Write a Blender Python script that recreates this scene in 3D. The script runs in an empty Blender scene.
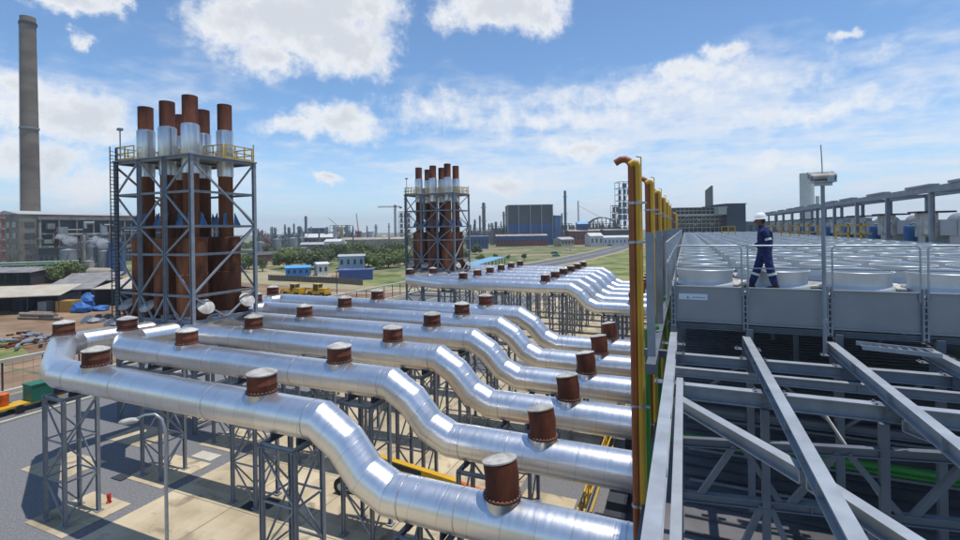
import bpy, bmesh, math, random
from mathutils import Vector, Matrix
random.seed(7)
S = bpy.context.scene
COL = S.collection
PI = math.pi

# ------------------------------------------------------------------ camera
H = 15.3                      # eye height above the yard, metres
FPX, VX, HY, ROLL = 480.0, 685.5, 229.7, -0.015
TH = math.atan((VX - 480) / FPX)
CS, SN = math.cos(TH), math.sin(TH)
cam = bpy.data.cameras.new('camera')
cam.sensor_width = 36.0
cam.lens = 18.0
cam.shift_y = -0.042
cam.clip_start = 0.1
cam.clip_end = 9000
camo = bpy.data.objects.new('camera', cam)
COL.objects.link(camo)
camo.matrix_world = (Matrix.Translation((0, 0, H)) @ Matrix.Rotation(TH, 4, 'Z')
                     @ Matrix.Rotation(PI / 2, 4, 'X') @ Matrix.Rotation(ROLL, 4, 'Z'))
S.camera = camo

# ------------------------------------------------------------------ light
SUNV = Vector((0.19, 0.03, 1.0)).normalized()
SUN_EL = math.asin(SUNV.z)
SUN_AZ = math.atan2(SUNV.x, SUNV.y)
sl = bpy.data.lights.new('sun', 'SUN')
sl.energy = 3.7
sl.angle = math.radians(0.5)
sl.color = (1.0, 0.955, 0.89)
so = bpy.data.objects.new('sun', sl)
COL.objects.link(so)
so.rotation_euler = SUNV.to_track_quat('Z', 'Y').to_euler()
so.location = (0, 0, 200)
S.view_settings.view_transform = 'Standard'
S.view_settings.look = 'None'
S.view_settings.exposure = 0.12
S.view_settings.gamma = 1.0
S.view_settings.use_curve_mapping = False

# cumulus banks: azimuth, elevation, half width, half height (degrees), strength
CLOUDS = [
 (-43.7, 22.5, 11.0, 5.1, 1.3),
 (-38.9, 20.8, 6.9, 3.9, 1.2),
 (-49.7, 22.1, 5.7, 4.3, 1.1),
 (-46.8, 18.5, 4.5, 2.4, 1.0),
 (-40.5, 24.8, 9.8, 4.6, 1.2),
 (-20.2, 24.9, 8.9, 2.9, 1.2),
 (-16.1, 23.9, 4.7, 2.1, 1.0),
 (-63.3, 20.6, 4.2, 1.3, 1.0),
 (-62.8, 17.4, 1.1, 0.9, 0.8),
 (-60.2, 21.0, 1.4, 1.1, 0.8),
 (4.1, 18.2, 2.4, 1.2, 0.9),
 (14.1, 17.3, 1.1, 0.6, 0.6),
 (-38.9, 12.4, 6.4, 2.3, 1.0),
 (-43.7, 11.3, 4.2, 1.6, 0.8),
 (-40.5, 6.0, 1.7, 0.8, 0.9),
 (-67.0, 12.4, 3.7, 1.6, 0.8),
 (-63.7, 10.6, 5.5, 2.7, 1.0),
 (-66.3, 6.6, 5.1, 2.6, 0.9),
 (-62.3, 4.7, 4.3, 2.2, 0.7),
 (-11.4, 8.8, 4.6, 1.4, 0.8),
 (-20.8, 5.6, 4.1, 1.1, 0.7),
 (0.4, 16.6, 6.0, 1.5, 0.7),
 (8.8, 6.1, 4.3, 0.9, 0.5),
 (-4.7, 14.7, 18.3, 1.6, 0.35),
 (-27.9, 14.0, 7.1, 2.4, 0.4),
 (-13.7, 12.8, 13.9, 1.9, 0.4),
 (12.1, 11.0, 9.5, 1.4, 0.45),
]

def make_world():
    w = bpy.data.worlds.new('World')
    S.world = w
    w.use_nodes = True
    nt = w.node_tree
    N, L = nt.nodes, nt.links
    for n in list(N): N.remove(n)
    def m(op, a, b=None, c=None, clamp=False):
        n = N.new('ShaderNodeMath'); n.operation = op; n.use_clamp = clamp
        for i, v in enumerate((a, b, c)):
            if v is None: continue
            if isinstance(v, (int, float)): n.inputs[i].default_value = v
            else: L.new(v, n.inputs[i])
        return n.outputs[0]
    def vm(op, a, b=None):
        n = N.new('ShaderNodeVectorMath'); n.operation = op
        for i, v in enumerate((a, b)):
            if v is None: continue
            if isinstance(v, tuple): n.inputs[i].default_value = v
            else: L.new(v, n.inputs[i])
        return n
    def noise(vec, scale, detail, rough=0.55, dim='3D'):
        n = N.new('ShaderNodeTexNoise'); n.noise_dimensions = dim
        n.inputs['Scale'].default_value = scale
        n.inputs['Detail'].default_value = detail
        n.inputs['Roughness'].default_value = rough
        L.new(vec, n.inputs['Vector'])
        return n
    def smooth(v, a, b):
        n = N.new('ShaderNodeMapRange'); n.interpolation_type = 'SMOOTHSTEP'
        n.inputs['From Min'].default_value = a; n.inputs['From Max'].default_value = b
        L.new(v, n.inputs['Value'])
        return n.outputs[0]
    tc = N.new('ShaderNodeTexCoord')
    d = vm('NORMALIZE', tc.outputs['Generated']).outputs[0]
    sp = N.new('ShaderNodeSeparateXYZ'); L.new(d, sp.inputs[0])
    x, y, z = sp.outputs
    az = m('MULTIPLY', m('ARCTAN2', x, y), 180 / PI)
    el = m('MULTIPLY', m('ARCSINE', z), 180 / PI)
    cb = N.new('ShaderNodeCombineXYZ'); L.new(az, cb.inputs[0]); L.new(el, cb.inputs[1])
    v = cb.outputs[0]
    n1 = noise(v, 0.15, 9, 0.64)
    n2 = noise(v, 0.42, 9, 0.66)
    wob = vm('SUBTRACT', n1.outputs['Color'], (0.5, 0.5, 0.5)).outputs[0]
    wob = vm('MULTIPLY', wob, (8.0, 6.0, 0.0)).outputs[0]
    vw = vm('ADD', v, wob).outputs[0]
    best = None
    for a, e, rw, rh, st in CLOUDS:
        q = vm('SUBTRACT', vw, (a, e, 0.0)).outputs[0]
        q = vm('MULTIPLY', q, (1 / rw, 1 / rh, 0.0)).outputs[0]
        ln = vm('LENGTH', q).outputs['Value']
        mk = m('MULTIPLY', m('SUBTRACT', 1.0, ln), st)
        best = mk if best is None else m('MAXIMUM', best, mk)
    dens = m('ADD', best, m('MULTIPLY', m('SUBTRACT', n2.outputs['Fac'], 0.5), 1.5))
    cum = smooth(dens, -0.16, 0.60)
    # high broken layer on a flat deck above the plain
    zz = m('ADD', m('MAXIMUM', z, 0.0), 0.10)
    pc = N.new('ShaderNodeCombineXYZ')
    L.new(m('DIVIDE', x, zz), pc.inputs[0]); L.new(m('DIVIDE', y, zz), pc.inputs[1])
    w1 = noise(pc.outputs[0], 0.55, 5, 0.55)
    w2 = noise(pc.outputs[0], 2.6, 7, 0.62)
    w3 = noise(pc.outputs[0], 9.0, 3, 0.5)
    ww = m('ADD', m('MULTIPLY', w1.outputs['Fac'], 0.55), m('MULTIPLY', w2.outputs['Fac'], 0.33))
    ww = m('ADD', ww, m('MULTIPLY', w3.outputs['Fac'], 0.12))
    band = m('MULTIPLY', smooth(el, 25.0, 11.0), 1.0)
    azb = smooth(m('ABSOLUTE', m('ADD', az, 3.0)), 42.0, 12.0)
    lay = m('ADD', ww, m('ADD', m('MULTIPLY', band, 0.15), m('MULTIPLY', m('MULTIPLY', azb, band), 0.09)))
    lay = m('MULTIPLY', smooth(lay, 0.60, 0.80), 0.72)
    # pale air low down
    low = m('MULTIPLY', smooth(el, 13.0, -1.0), 0.55)
    sky = N.new('ShaderNodeTexSky'); sky.sky_type = 'NISHITA'
    sky.sun_disc = False
    sky.sun_elevation = SUN_EL
    sky.sun_rotation = SUN_AZ
    sky.altitude = 1400; sky.air_density = 1.0; sky.dust_density = 0.6; sky.ozone_density = 1.6
    tint = N.new('ShaderNodeMixRGB'); tint.blend_type = 'MULTIPLY'; tint.inputs[0].default_value = 1.0
    tint.inputs[2].default_value = (0.78, 0.95, 1.04, 1)
    L.new(sky.outputs[0], tint.inputs[1])
    def mix(f, a, b):
        n = N.new('ShaderNodeMixRGB'); L.new(f, n.inputs[0])
        for i, q in ((1, a), (2, b)):
            if isinstance(q, tuple): n.inputs[i].default_value = q
            else: L.new(q, n.inputs[i])
        return n.outputs[0]
    c = mix(low, tint.outputs[0], (3.9, 4.75, 5.8, 1))
    c = mix(lay, c, (5.4, 5.6, 5.9, 1))
    # cloud tone: bright heads, greyer thick middles low down
    tone = smooth(m('ADD', m('MULTIPLY', dens, 0.9), m('MULTIPLY', m('SUBTRACT', 0.5, n1.outputs['Fac']), 1.6)), 0.25, 0.95)
    cc = mix(tone, (5.9, 5.95, 6.0, 1), (4.4, 4.6, 4.85, 1))
    c = mix(m('MULTIPLY', cum, 0.93), c, cc)
    bg = N.new('ShaderNodeBackground'); bg.inputs['Strength'].default_value = 0.15
    L.new(c, bg.inputs['Color'])
    out = N.new('ShaderNodeOutputWorld'); L.new(bg.outputs[0], out.inputs['Surface'])
    w.cycles.sampling_method = 'MANUAL'
    w.cycles.sample_map_resolution = 512
make_world()

# ------------------------------------------------------------------ materials
MATS = {}
def mat(name, col, rough=0.7, metal=0.0, vary=0.18, scale=3.0, bump=0.0, bscale=20.0, col2=None, detail=5, coord='Object', spec=0.4, lo=0.35, hi=0.65, stretch=None, orand=0.0):
    if name in MATS: return MATS[name]
    m = bpy.data.materials.new(name); m.use_nodes = True
    N, L = m.node_tree.nodes, m.node_tree.links
    b = N['Principled BSDF']
    b.inputs['Roughness'].default_value = rough
    b.inputs['Metallic'].default_value = metal
    b.inputs['Specular IOR Level'].default_value = spec
    tc = N.new('ShaderNodeTexCoord')
    src = tc.outputs[coord]
    if stretch:
        mp = N.new('ShaderNodeMapping'); mp.inputs['Scale'].default_value = stretch
        L.new(src, mp.inputs['Vector']); src = mp.outputs[0]
    n = N.new('ShaderNodeTexNoise'); n.inputs['Scale'].default_value = scale; n.inputs['Detail'].default_value = detail
    n.inputs['Roughness'].default_value = 0.6
    L.new(src, n.inputs['Vector'])
    r = N.new('ShaderNodeValToRGB')
    r.color_ramp.elements[0].position = lo; r.color_ramp.elements[1].position = hi
    if col2 is None:
        a = tuple(c * (1 - vary) for c in col); bb = tuple(min(1, c * (1 + vary)) for c in col)
    else: a, bb = col, col2
    r.color_ramp.elements[0].color = (*a, 1); r.color_ramp.elements[1].color = (*bb, 1)
    L.new(n.outputs['Fac'], r.inputs[0])
    if orand:
        oi = N.new('ShaderNodeObjectInfo'); mr = N.new('ShaderNodeMapRange'); L.new(oi.outputs['Random'], mr.inputs['Value'])
        mr.inputs['To Min'].default_value = 1 - orand; mr.inputs['To Max'].default_value = 1 + orand
        mv = N.new('ShaderNodeVectorMath'); mv.operation = 'SCALE'; L.new(r.outputs[0], mv.inputs[0]); L.new(mr.outputs[0], mv.inputs['Scale']); L.new(mv.outputs[0], b.inputs['Base Color'])
        of = N.new('ShaderNodeVectorMath'); of.operation = 'ADD'; L.new(n.inputs['Vector'].links[0].from_socket, of.inputs[0])
        sc_ = N.new('ShaderNodeMath'); sc_.operation = 'MULTIPLY'; sc_.inputs[1].default_value = 37.0; L.new(oi.outputs['Random'], sc_.inputs[0]); L.new(sc_.outputs[0], of.inputs[1]); L.new(of.outputs[0], n.inputs['Vector'])
    else: L.new(r.outputs[0], b.inputs['Base Color'])
    if bump:
        n2 = N.new('ShaderNodeTexNoise'); n2.inputs['Scale'].default_value = bscale; n2.inputs['Detail'].default_value = 4
        L.new(src, n2.inputs['Vector'])
        bp = N.new('ShaderNodeBump'); bp.inputs['Strength'].default_value = bump; bp.inputs['Distance'].default_value = 0.05
        L.new(n2.outputs['Fac'], bp.inputs['Height']); L.new(bp.outputs[0], b.inputs['Normal'])
    MATS[name] = m
    return m

def cladding():
    """sheet-metal insulation cladding: seams every 1.15 m along the run and one long seam, from the UV of the sweep"""
    m = bpy.data.materials.new('aluminium_cladding'); m.use_nodes = True
    N, L = m.node_tree.nodes, m.node_tree.links
    b = N['Principled BSDF']
    b.inputs['Metallic'].default_value = 0.93
    def mm(op, a, c=None, clamp=False):
        n = N.new('ShaderNodeMath'); n.operation = op; n.use_clamp = clamp
        for i, v in enumerate((a, c)):
            if v is None: continue
            if isinstance(v, (int, float)): n.inputs[i].default_value = v
            else: L.new(v, n.inputs[i])
        return n.outputs[0]
    uv = N.new('ShaderNodeUVMap'); uv.uv_map = 'UVMap'
    sp = N.new('ShaderNodeSeparateXYZ'); L.new(uv.outputs[0], sp.inputs[0])
    u, v = sp.outputs[0], sp.outputs[1]
    fu = mm('FRACT', mm('DIVIDE', u, 1.15))
    seam = mm('LESS_THAN', fu, 0.022)
    fv = mm('FRACT', mm('ADD', v, 0.12))
    seam2 = mm('LESS_THAN', fv, 0.006)
    se = mm('MAXIMUM', seam, seam2)
    # per-sheet tone
    cell = N.new('ShaderNodeTexWhiteNoise'); cell.noise_dimensions = '2D'
    cx = N.new('ShaderNodeCombineXYZ')
    L.new(mm('FLOOR', mm('DIVIDE', u, 1.15)), cx.inputs[0]); L.new(mm('FLOOR', mm('MULTIPLY', v, 2.0)), cx.inputs[1])
    L.new(cx.outputs[0], cell.inputs['Vector'])
    mp = N.new('ShaderNodeMapping'); mp.inputs['Scale'].default_value = (6.0, 5.0, 1.0)
    L.new(uv.outputs[0], mp.inputs['Vector'])
    n = N.new('ShaderNodeTexNoise'); n.inputs['Scale'].default_value = 1.0; n.inputs['Detail'].default_value = 6; n.inputs['Roughness'].default_value = 0.65
    L.new(mp.outputs[0], n.inputs['Vector'])
    tone = mm('ADD', mm('MULTIPLY', cell.outputs['Value'], 0.10), mm('MULTIPLY', n.outputs['Fac'], 0.22))
    r = N.new('ShaderNodeValToRGB')
    r.color_ramp.elements[0].position = 0.05; r.color_ramp.elements[1].position = 0.28
    r.color_ramp.elements[0].color = (0.66, 0.66, 0.66, 1); r.color_ramp.elements[1].color = (0.86, 0.86, 0.87, 1)
    L.new(tone, r.inputs[0])
    mx = N.new('ShaderNodeMixRGB'); L.new(mm('MULTIPLY', se, 0.35), mx.inputs[0]); L.new(r.outputs[0], mx.inputs[1])
    mx.inputs[2].default_value = (0.28, 0.27, 0.26, 1)
    L.new(mx.outputs[0], b.inputs['Base Color'])
    L.new(mm('ADD', 0.22, mm('MULTIPLY', n.outputs['Fac'], 0.26)), b.inputs['Roughness'])
    # faint waviness of the sheets
    n3 = N.new('ShaderNodeTexNoise'); n3.inputs['Scale'].default_value = 0.8; n3.inputs['Detail'].default_value = 2
    mp3 = N.new('ShaderNodeMapping'); mp3.inputs['Scale'].default_value = (2.2, 9.0, 1.0)
    L.new(uv.outputs[0], mp3.inputs['Vector']); L.new(mp3.outputs[0], n3.inputs['Vector'])
    hgt = mm('SUBTRACT', mm('MULTIPLY', n3.outputs['Fac'], 0.35), mm('MULTIPLY', se, -0.5))
    bp = N.new('ShaderNodeBump'); bp.inputs['Strength'].default_value = 0.32; bp.inputs['Distance'].default_value = 0.04
    L.new(hgt, bp.inputs['Height']); L.new(bp.outputs[0], b.inputs['Normal'])
    return m

def ribbed(name, col, pitch, axis=0, depth=0.6, rough=0.55, col2=None, metal=0.0):
    """corrugated sheet: ribs along one axis, weathered tone"""
    if name in MATS: return MATS[name]
    m = mat(name, col, rough, metal, 0.15, 0.35, col2=col2)
    N, L = m.node_tree.nodes, m.node_tree.links
    b = N['Principled BSDF']
    tc = N.new('ShaderNodeTexCoord'); sp = N.new('ShaderNodeSeparateXYZ'); L.new(tc.outputs['Object'], sp.inputs[0])
    a = N.new('ShaderNodeMath'); a.operation = 'MULTIPLY'; a.inputs[1].default_value = 2 * PI / pitch; L.new(sp.outputs[axis], a.inputs[0])
    s = N.new('ShaderNodeMath'); s.operation = 'SINE'; L.new(a.outputs[0], s.inputs[0])
    bp = N.new('ShaderNodeBump'); bp.inputs['Strength'].default_value = depth; bp.inputs['Distance'].default_value = 0.04
    L.new(s.outputs[0], bp.inputs['Height']); L.new(bp.outputs[0], b.inputs['Normal'])
    return m

M_CLAD = cladding()
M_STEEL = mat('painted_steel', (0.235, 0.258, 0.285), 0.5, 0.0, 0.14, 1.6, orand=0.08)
M_SHADE_STEEL = mat('shade_darkened_steel', (0.13, 0.148, 0.172), 0.5, 0.0, 0.14, 2.0, orand=0.1)  # darker copy of the frame paint, with shade put into the colour
M_COWL = mat('galvanised_cowl_sheet', (0.52, 0.56, 0.58), 0.42, 0.25, 0.10, 1.5)
M_GRND = mat('dark_green_pipe_paint', (0.012, 0.10, 0.015), 0.5)
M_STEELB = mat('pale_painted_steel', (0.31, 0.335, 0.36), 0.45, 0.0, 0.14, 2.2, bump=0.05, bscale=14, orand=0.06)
M_GALV = mat('galvanised_steel', (0.36, 0.39, 0.42), 0.42, 0.55, 0.12, 3.0)
M_RUST = mat('rusted_steel', (0.060, 0.016, 0.009), 0.82, 0.1, 0.2, 1.3, 0.25, 30, col2=(0.17, 0.050, 0.022), stretch=(1, 1, 0.35), orand=0.3)
M_RUSTO = mat('orange_rusted_steel', (0.075, 0.024, 0.012), 0.85, 0.1, 0.2, 1.1, 0.25, 20, col2=(0.26, 0.092, 0.032), stretch=(1, 1, 0.16), orand=0.25)
M_LID = mat('weathered_white_paint', (0.28, 0.26, 0.22), 0.6, 0.0, 0.15, 2.2, col2=(0.54, 0.52, 0.48), orand=0.15)
M_SLEEVE = mat('sleeve_aluminium', (0.46, 0.47, 0.48), 0.32, 0.9, 0.10, 1.6, stretch=(1.5, 1.5, 0.16), col2=(0.76, 0.76, 0.77), orand=0.08)
M_YEL = mat('yellow_paint', (0.62, 0.36, 0.02), 0.45, 0, 0.1, 2.0)
M_YELP = mat('yellow_pipe_paint', (0.52, 0.30, 0.03), 0.42, 0, 0.12, 1.0)
M_ORP = mat('brown_orange_pipe_paint', (0.26, 0.078, 0.026), 0.5, 0, 0.18, 1.0)
M_GRNP = mat('green_pipe_paint', (0.045, 0.24, 0.045), 0.4, 0, 0.15, 1.0)
M_BLUE = mat('blue_paint', (0.07, 0.19, 0.38), 0.5, 0, 0.15, 1.0)
M_DARK = mat('dark_steel', (0.035, 0.04, 0.05), 0.6, 0, 0.2, 1.0)
M_BLK = mat('black_rubber', (0.02, 0.02, 0.02), 0.8, 0, 0.2, 3.0)
M_PANEL = mat('galvanised_panel', (0.26, 0.272, 0.288), 0.42, 0.30, 0.08, 1.0, bump=0.03, bscale=2)
M_GUARD = mat('fan_guard_wire', (0.52, 0.56, 0.58), 0.5, 0.3, 0.12, 2.0)
M_DECK = mat('deck_grating', (0.16, 0.16, 0.155), 0.7, 0.1, 0.2, 9.0, 0.3, 60, col2=(0.50, 0.48, 0.44), lo=0.42, hi=0.6)
M_HALLW = ribbed('hall_cladding', (0.18, 0.21, 0.25), 0.3, 1)
def concrete():
    m = mat('yard_concrete', (0.35, 0.285, 0.18), 0.85, 0, 0.1, 0.30, 0.15, 14, col2=(0.57, 0.48, 0.33), detail=12, lo=0.3, hi=0.68)
    N, L = m.node_tree.nodes, m.node_tree.links; b = N['Principled BSDF']
    src = b.inputs['Base Color'].links[0].from_socket
    tc = N.new('ShaderNodeTexCoord')
    sn = N.new('ShaderNodeVectorMath'); sn.operation = 'SNAP'; sn.inputs[1].default_value = (4.75, 5.0, 50.0); L.new(tc.outputs['Object'], sn.inputs[0])
    wn = N.new('ShaderNodeTexWhiteNoise'); L.new(sn.outputs[0], wn.inputs['Vector'])
    r1 = N.new('ShaderNodeMapRange'); L.new(wn.outputs['Value'], r1.inputs['Value']); r1.inputs['To Min'].default_value = 0.86; r1.inputs['To Max'].default_value = 1.1
    st = N.new('ShaderNodeTexNoise'); st.inputs['Scale'].default_value = 0.55; st.inputs['Detail'].default_value = 7; st.inputs['Distortion'].default_value = 1.2; L.new(tc.outputs['Object'], st.inputs['Vector'])
    r2 = N.new('ShaderNodeMapRange'); L.new(st.outputs['Fac'], r2.inputs['Value']); r2.inputs['From Min'].default_value = 0.57; r2.inputs['From Max'].default_value = 0.72; r2.inputs['To Min'].default_value = 1.0; r2.inputs['To Max'].default_value = 0.45
    # long scuffed wheel tracks
    mp = N.new('ShaderNodeMapping'); mp.inputs['Scale'].default_value = (0.9, 0.05, 1); L.new(tc.outputs['Object'], mp.inputs['Vector'])
    tr = N.new('ShaderNodeTexNoise'); tr.inputs['Scale'].default_value = 1.0; tr.inputs['Detail'].default_value = 4; L.new(mp.outputs[0], tr.inputs['Vector'])
    r3 = N.new('ShaderNodeMapRange'); L.new(tr.outputs['Fac'], r3.inputs['Value']); r3.inputs['From Min'].default_value = 0.52; r3.inputs['From Max'].default_value = 0.70; r3.inputs['To Min'].default_value = 1.0; r3.inputs['To Max'].default_value = 0.78
    m1 = N.new('ShaderNodeMath'); m1.operation = 'MULTIPLY'; L.new(r1.outputs[0], m1.inputs[0]); L.new(r2.outputs[0], m1.inputs[1])
    m2 = N.new('ShaderNodeMath'); m2.operation = 'MULTIPLY'; L.new(m1.outputs[0], m2.inputs[0]); L.new(r3.outputs[0], m2.inputs[1])
    v = N.new('ShaderNodeVectorMath'); v.operation = 'SCALE'; L.new(src, v.inputs[0]); L.new(m2.outputs[0], v.inputs['Scale']); L.new(v.outputs[0], b.inputs['Base Color'])
    return m
M_CONC = concrete()
M_GRAV = mat('grey_gravel', (0.115, 0.115, 0.120), 0.95, 0, 0.2, 9.0, 0.6, 30, col2=(0.25, 0.25, 0.255), detail=12, lo=0.3, hi=0.72)
M_GLASS = mat('dark_window_glass', (0.03, 0.04, 0.05), 0.15, 0, 0.2, 0.5, spec=0.8)
M_CONCW = mat('weathered_concrete', (0.22, 0.20, 0.17), 0.9, 0, 0.2, 0.12, 0.1, 3, col2=(0.36, 0.33, 0.28))

# ------------------------------------------------------------------ mesh building
WORG = {}        # where each parent stands, so that parts may be written in world coordinates
class MB:
    def __init__(s): s.v = []; s.f = []; s.uv = []; s.sm = []
    def add(s, vs, fs, uvs=None, smooth=False):
        o = len(s.v); s.v += [tuple(p) for p in vs]
        for i, f in enumerate(fs):
            s.f.append([a + o for a in f]); s.uv.append(uvs[i] if uvs else None); s.sm.append(smooth)
        return s
    def box(s, c, d, rz=0.0):
        x, y, z = c; a, b, e = d[0] / 2, d[1] / 2, d[2] / 2
        co, si = math.cos(rz), math.sin(rz)
        vs = [(x + i * a * co - j * b * si, y + i * a * si + j * b * co, z + k * e) for k in (-1, 1) for j in (-1, 1) for i in (-1, 1)]
        return s.add(vs, [(0, 2, 3, 1), (4, 5, 7, 6), (0, 1, 5, 4), (2, 6, 7, 3), (0, 4, 6, 2), (1, 3, 7, 5)])
    def beam(s, p, q, w, h=None, up=(0, 0, 1)):
        p, q = Vector(p), Vector(q); h = h or w
        d = (q - p).normalized(); u = Vector(up)
        if abs(d.dot(u)) > 0.97: u = Vector((0, 1, 0))
        r = d.cross(u).normalized(); u = r.cross(d).normalized()
        vs = [b + r * (i * w / 2) + u * (j * h / 2) for b in (p, q) for i, j in ((-1, -1), (1, -1), (1, 1), (-1, 1))]
        return s.add(vs, [(0, 3, 2, 1), (4, 5, 6, 7), (0, 1, 5, 4), (1, 2, 6, 5), (2, 3, 7, 6), (3, 0, 4, 7)])
    def hbeam(s, p, q, w, h, t=0.02, up=(0, 0, 1)):
        """rolled section: two flanges and a web"""
        p, q = Vector(p), Vector(q); d = (q - p).normalized(); u = Vector(up)
        if abs(d.dot(u)) > 0.97: u = Vector((0, 1, 0))
        r = d.cross(u).normalized(); u = r.cross(d).normalized()
        s.beam(p + u * (h / 2 - t / 2), q + u * (h / 2 - t / 2), w, t, u)
        s.beam(p - u * (h / 2 - t / 2), q - u * (h / 2 - t / 2), w, t, u)
        s.beam(p, q, t, h - 2 * t, u)
        return s
    def tube(s, pts, r, n=12, caps=True, smooth=True, mitre=True):
        pts = [Vector(p) for p in pts]
        rs = r if isinstance(r, (list, tuple)) else [r] * len(pts)
        d0 = (pts[1] - pts[0]).normalized()
        ref = Vector((0, 0, 1)) if abs(d0.z) < 0.9 else Vector((0, 1, 0))
        rings = []; L = 0.0; ls = []
        a = d0.cross(ref).normalized(); b = a.cross(d0).normalized()
        prev = d0
        for i, p in enumerate(pts):
            if i: L += (p - pts[i - 1]).length
            ls.append(L)
            din = (p - pts[i - 1]).normalized() if i else prev
            dout = (pts[i + 1] - p).normalized() if i < len(pts) - 1 else din
            if i:
                q = prev.rotation_difference(din); a = q @ a; b = q @ b; prev = din
            pl = (din + dout).normalized()
            ring = []
            for k in range(n):
                t = 2 * PI * k / n
                off = a * math.cos(t) * rs[i] + b * math.sin(t) * rs[i]
                if mitre and 0 < i < len(pts) - 1:
                    off = off - din * (off.dot(pl) / din.dot(pl))
                ring.append(p + off)
            rings.append(ring)
        vs = [v for r_ in rings for v in r_]; fs = []; us = []
        for i in range(len(pts) - 1):
            for k in range(n):
                k2 = (k + 1) % n
                fs.append((i * n + k, i * n + k2, (i + 1) * n + k2, (i + 1) * n + k))
                us.append([(ls[i], k / n), (ls[i], (k + 1) / n), (ls[i + 1], (k + 1) / n), (ls[i + 1], k / n)])
        s.add(vs, fs, us, smooth)
        if caps:
            e = (len(pts) - 1) * n
            o = len(s.v) - len(vs)
            s.f.append([o + k for k in range(n)][::-1]); s.uv.append(None); s.sm.append(False)
            s.f.append([o + e + k for k in range(n)]); s.uv.append(None); s.sm.append(False)
        return s
    def lathe(s, c, prof, n=24, smooth=True, axis=None):
        """prof = (radius, height) pairs"""
        c = Vector(c)
        q = Vector((0, 0, 1)).rotation_difference(Vector(axis).normalized()) if axis else None
        vs = []
        for r, h in prof:
            for k in range(n):
                t = 2 * PI * k / n
                p = Vector((r * math.cos(t), r * math.sin(t), h))
                if q: p = q @ p
                vs.append(c + p)
        fs = []
        for i in range(len(prof) - 1):
            for k in range(n):
                k2 = (k + 1) % n
                fs.append((i * n + k, i * n + k2, (i + 1) * n + k2, (i + 1) * n + k))
        return s.add(vs, fs, None, smooth)
    def blob(s, c, r, n=8, jit=0.12, rnd=random):
        c = Vector(c); rx, ry, rz = r if isinstance(r, tuple) else (r, r, r)
        vs = []; m_ = n // 2
        for i in range(m_ + 1):
            ph = PI * i / m_
            for k in range(n):
                t = 2 * PI * k / n; j = 1 + rnd.uniform(-jit, jit)
                vs.append(c + Vector((rx * math.sin(ph) * math.cos(t) * j, ry * math.sin(ph) * math.sin(t) * j, rz * math.cos(ph) * j)))
        fs = []
        for i in range(m_):
            for k in range(n):
                k2 = (k + 1) % n
                fs.append((i * n + k, (i + 1) * n + k, (i + 1) * n + k2, i * n + k2))
        return s.add(vs, fs, None, True)
    def build(s, name, m, parent=None, angle=38):
        off = WORG.get(parent.name, (0.0, 0.0, 0.0)) if parent else (0.0, 0.0, 0.0)
        me = bpy.data.meshes.new(name); me.from_pydata([(a - off[0], b - off[1], c - off[2]) for a, b, c in s.v], [], s.f)
        if any(u for u in s.uv):
            ul = me.uv_layers.new(name='UVMap')
            for p, u in zip(me.polygons, s.uv):
                if u:
                    for li, c in zip(p.loop_indices, u): ul.data[li].uv = c
        me.polygons.foreach_set('use_smooth', s.sm)
        me.materials.append(m)
        me.update()
        if any(s.sm):
            try: me.set_sharp_from_angle(angle=math.radians(angle))
            except Exception: pass
        o = bpy.data.objects.new(name, me); COL.objects.link(o)
        if parent: o.parent = parent
        WORG[o.name] = off
        return o

def tag(o, label=None, cat=None, group=None, kind=None):
    if label: o['label'] = label
    if cat: o['category'] = cat
    if group: o['group'] = group
    if kind: o['kind'] = kind
    return o
def thing(name, label, cat, loc=(0, 0, 0), rz=0, group=None):
    o = bpy.data.objects.new(name, None); COL.objects.link(o)
    o.empty_display_size = 0.3
    o.location = loc; o.rotation_euler = (0, 0, rz)
    WORG[o.name] = tuple(loc)
    return tag(o, label, cat, group)
def dup(root, loc, rz=None, label=None, group=None):
    kids = {}
    for o in bpy.data.objects:
        if o.parent: kids.setdefault(o.parent.name, []).append(o)
    def rec(o, par):
        c = o.copy(); COL.objects.link(c)
        if par: c.parent = par
        for ch in kids.get(o.name, []): rec(ch, c)
        return c
    r = rec(root, None); r.location = loc
    if rz is not None: r.rotation_euler = (0, 0, rz)
    if label: r['label'] = label
    if group: r['group'] = group
    return r
def W(px, D):
    """world x, y of the column px of the 960-wide photograph at camera depth D"""
    X = (px - VX) / FPX * CS * D
    return X, (D + X * SN) / CS
def ZZ(py, px, D):
    """height of the point seen at px, py at depth D"""
    return H - (py - (HY + 0.5 - 0.015 * (px - 480))) * D / FPX
def struct(name, mb, m):
    return tag(mb.build(name, m), kind='structure')
ORD = ['nearest', 'second', 'third', 'fourth', 'fifth', 'sixth', 'seventh', 'eighth', 'ninth', 'tenth', 'eleventh', 'twelfth']
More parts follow.
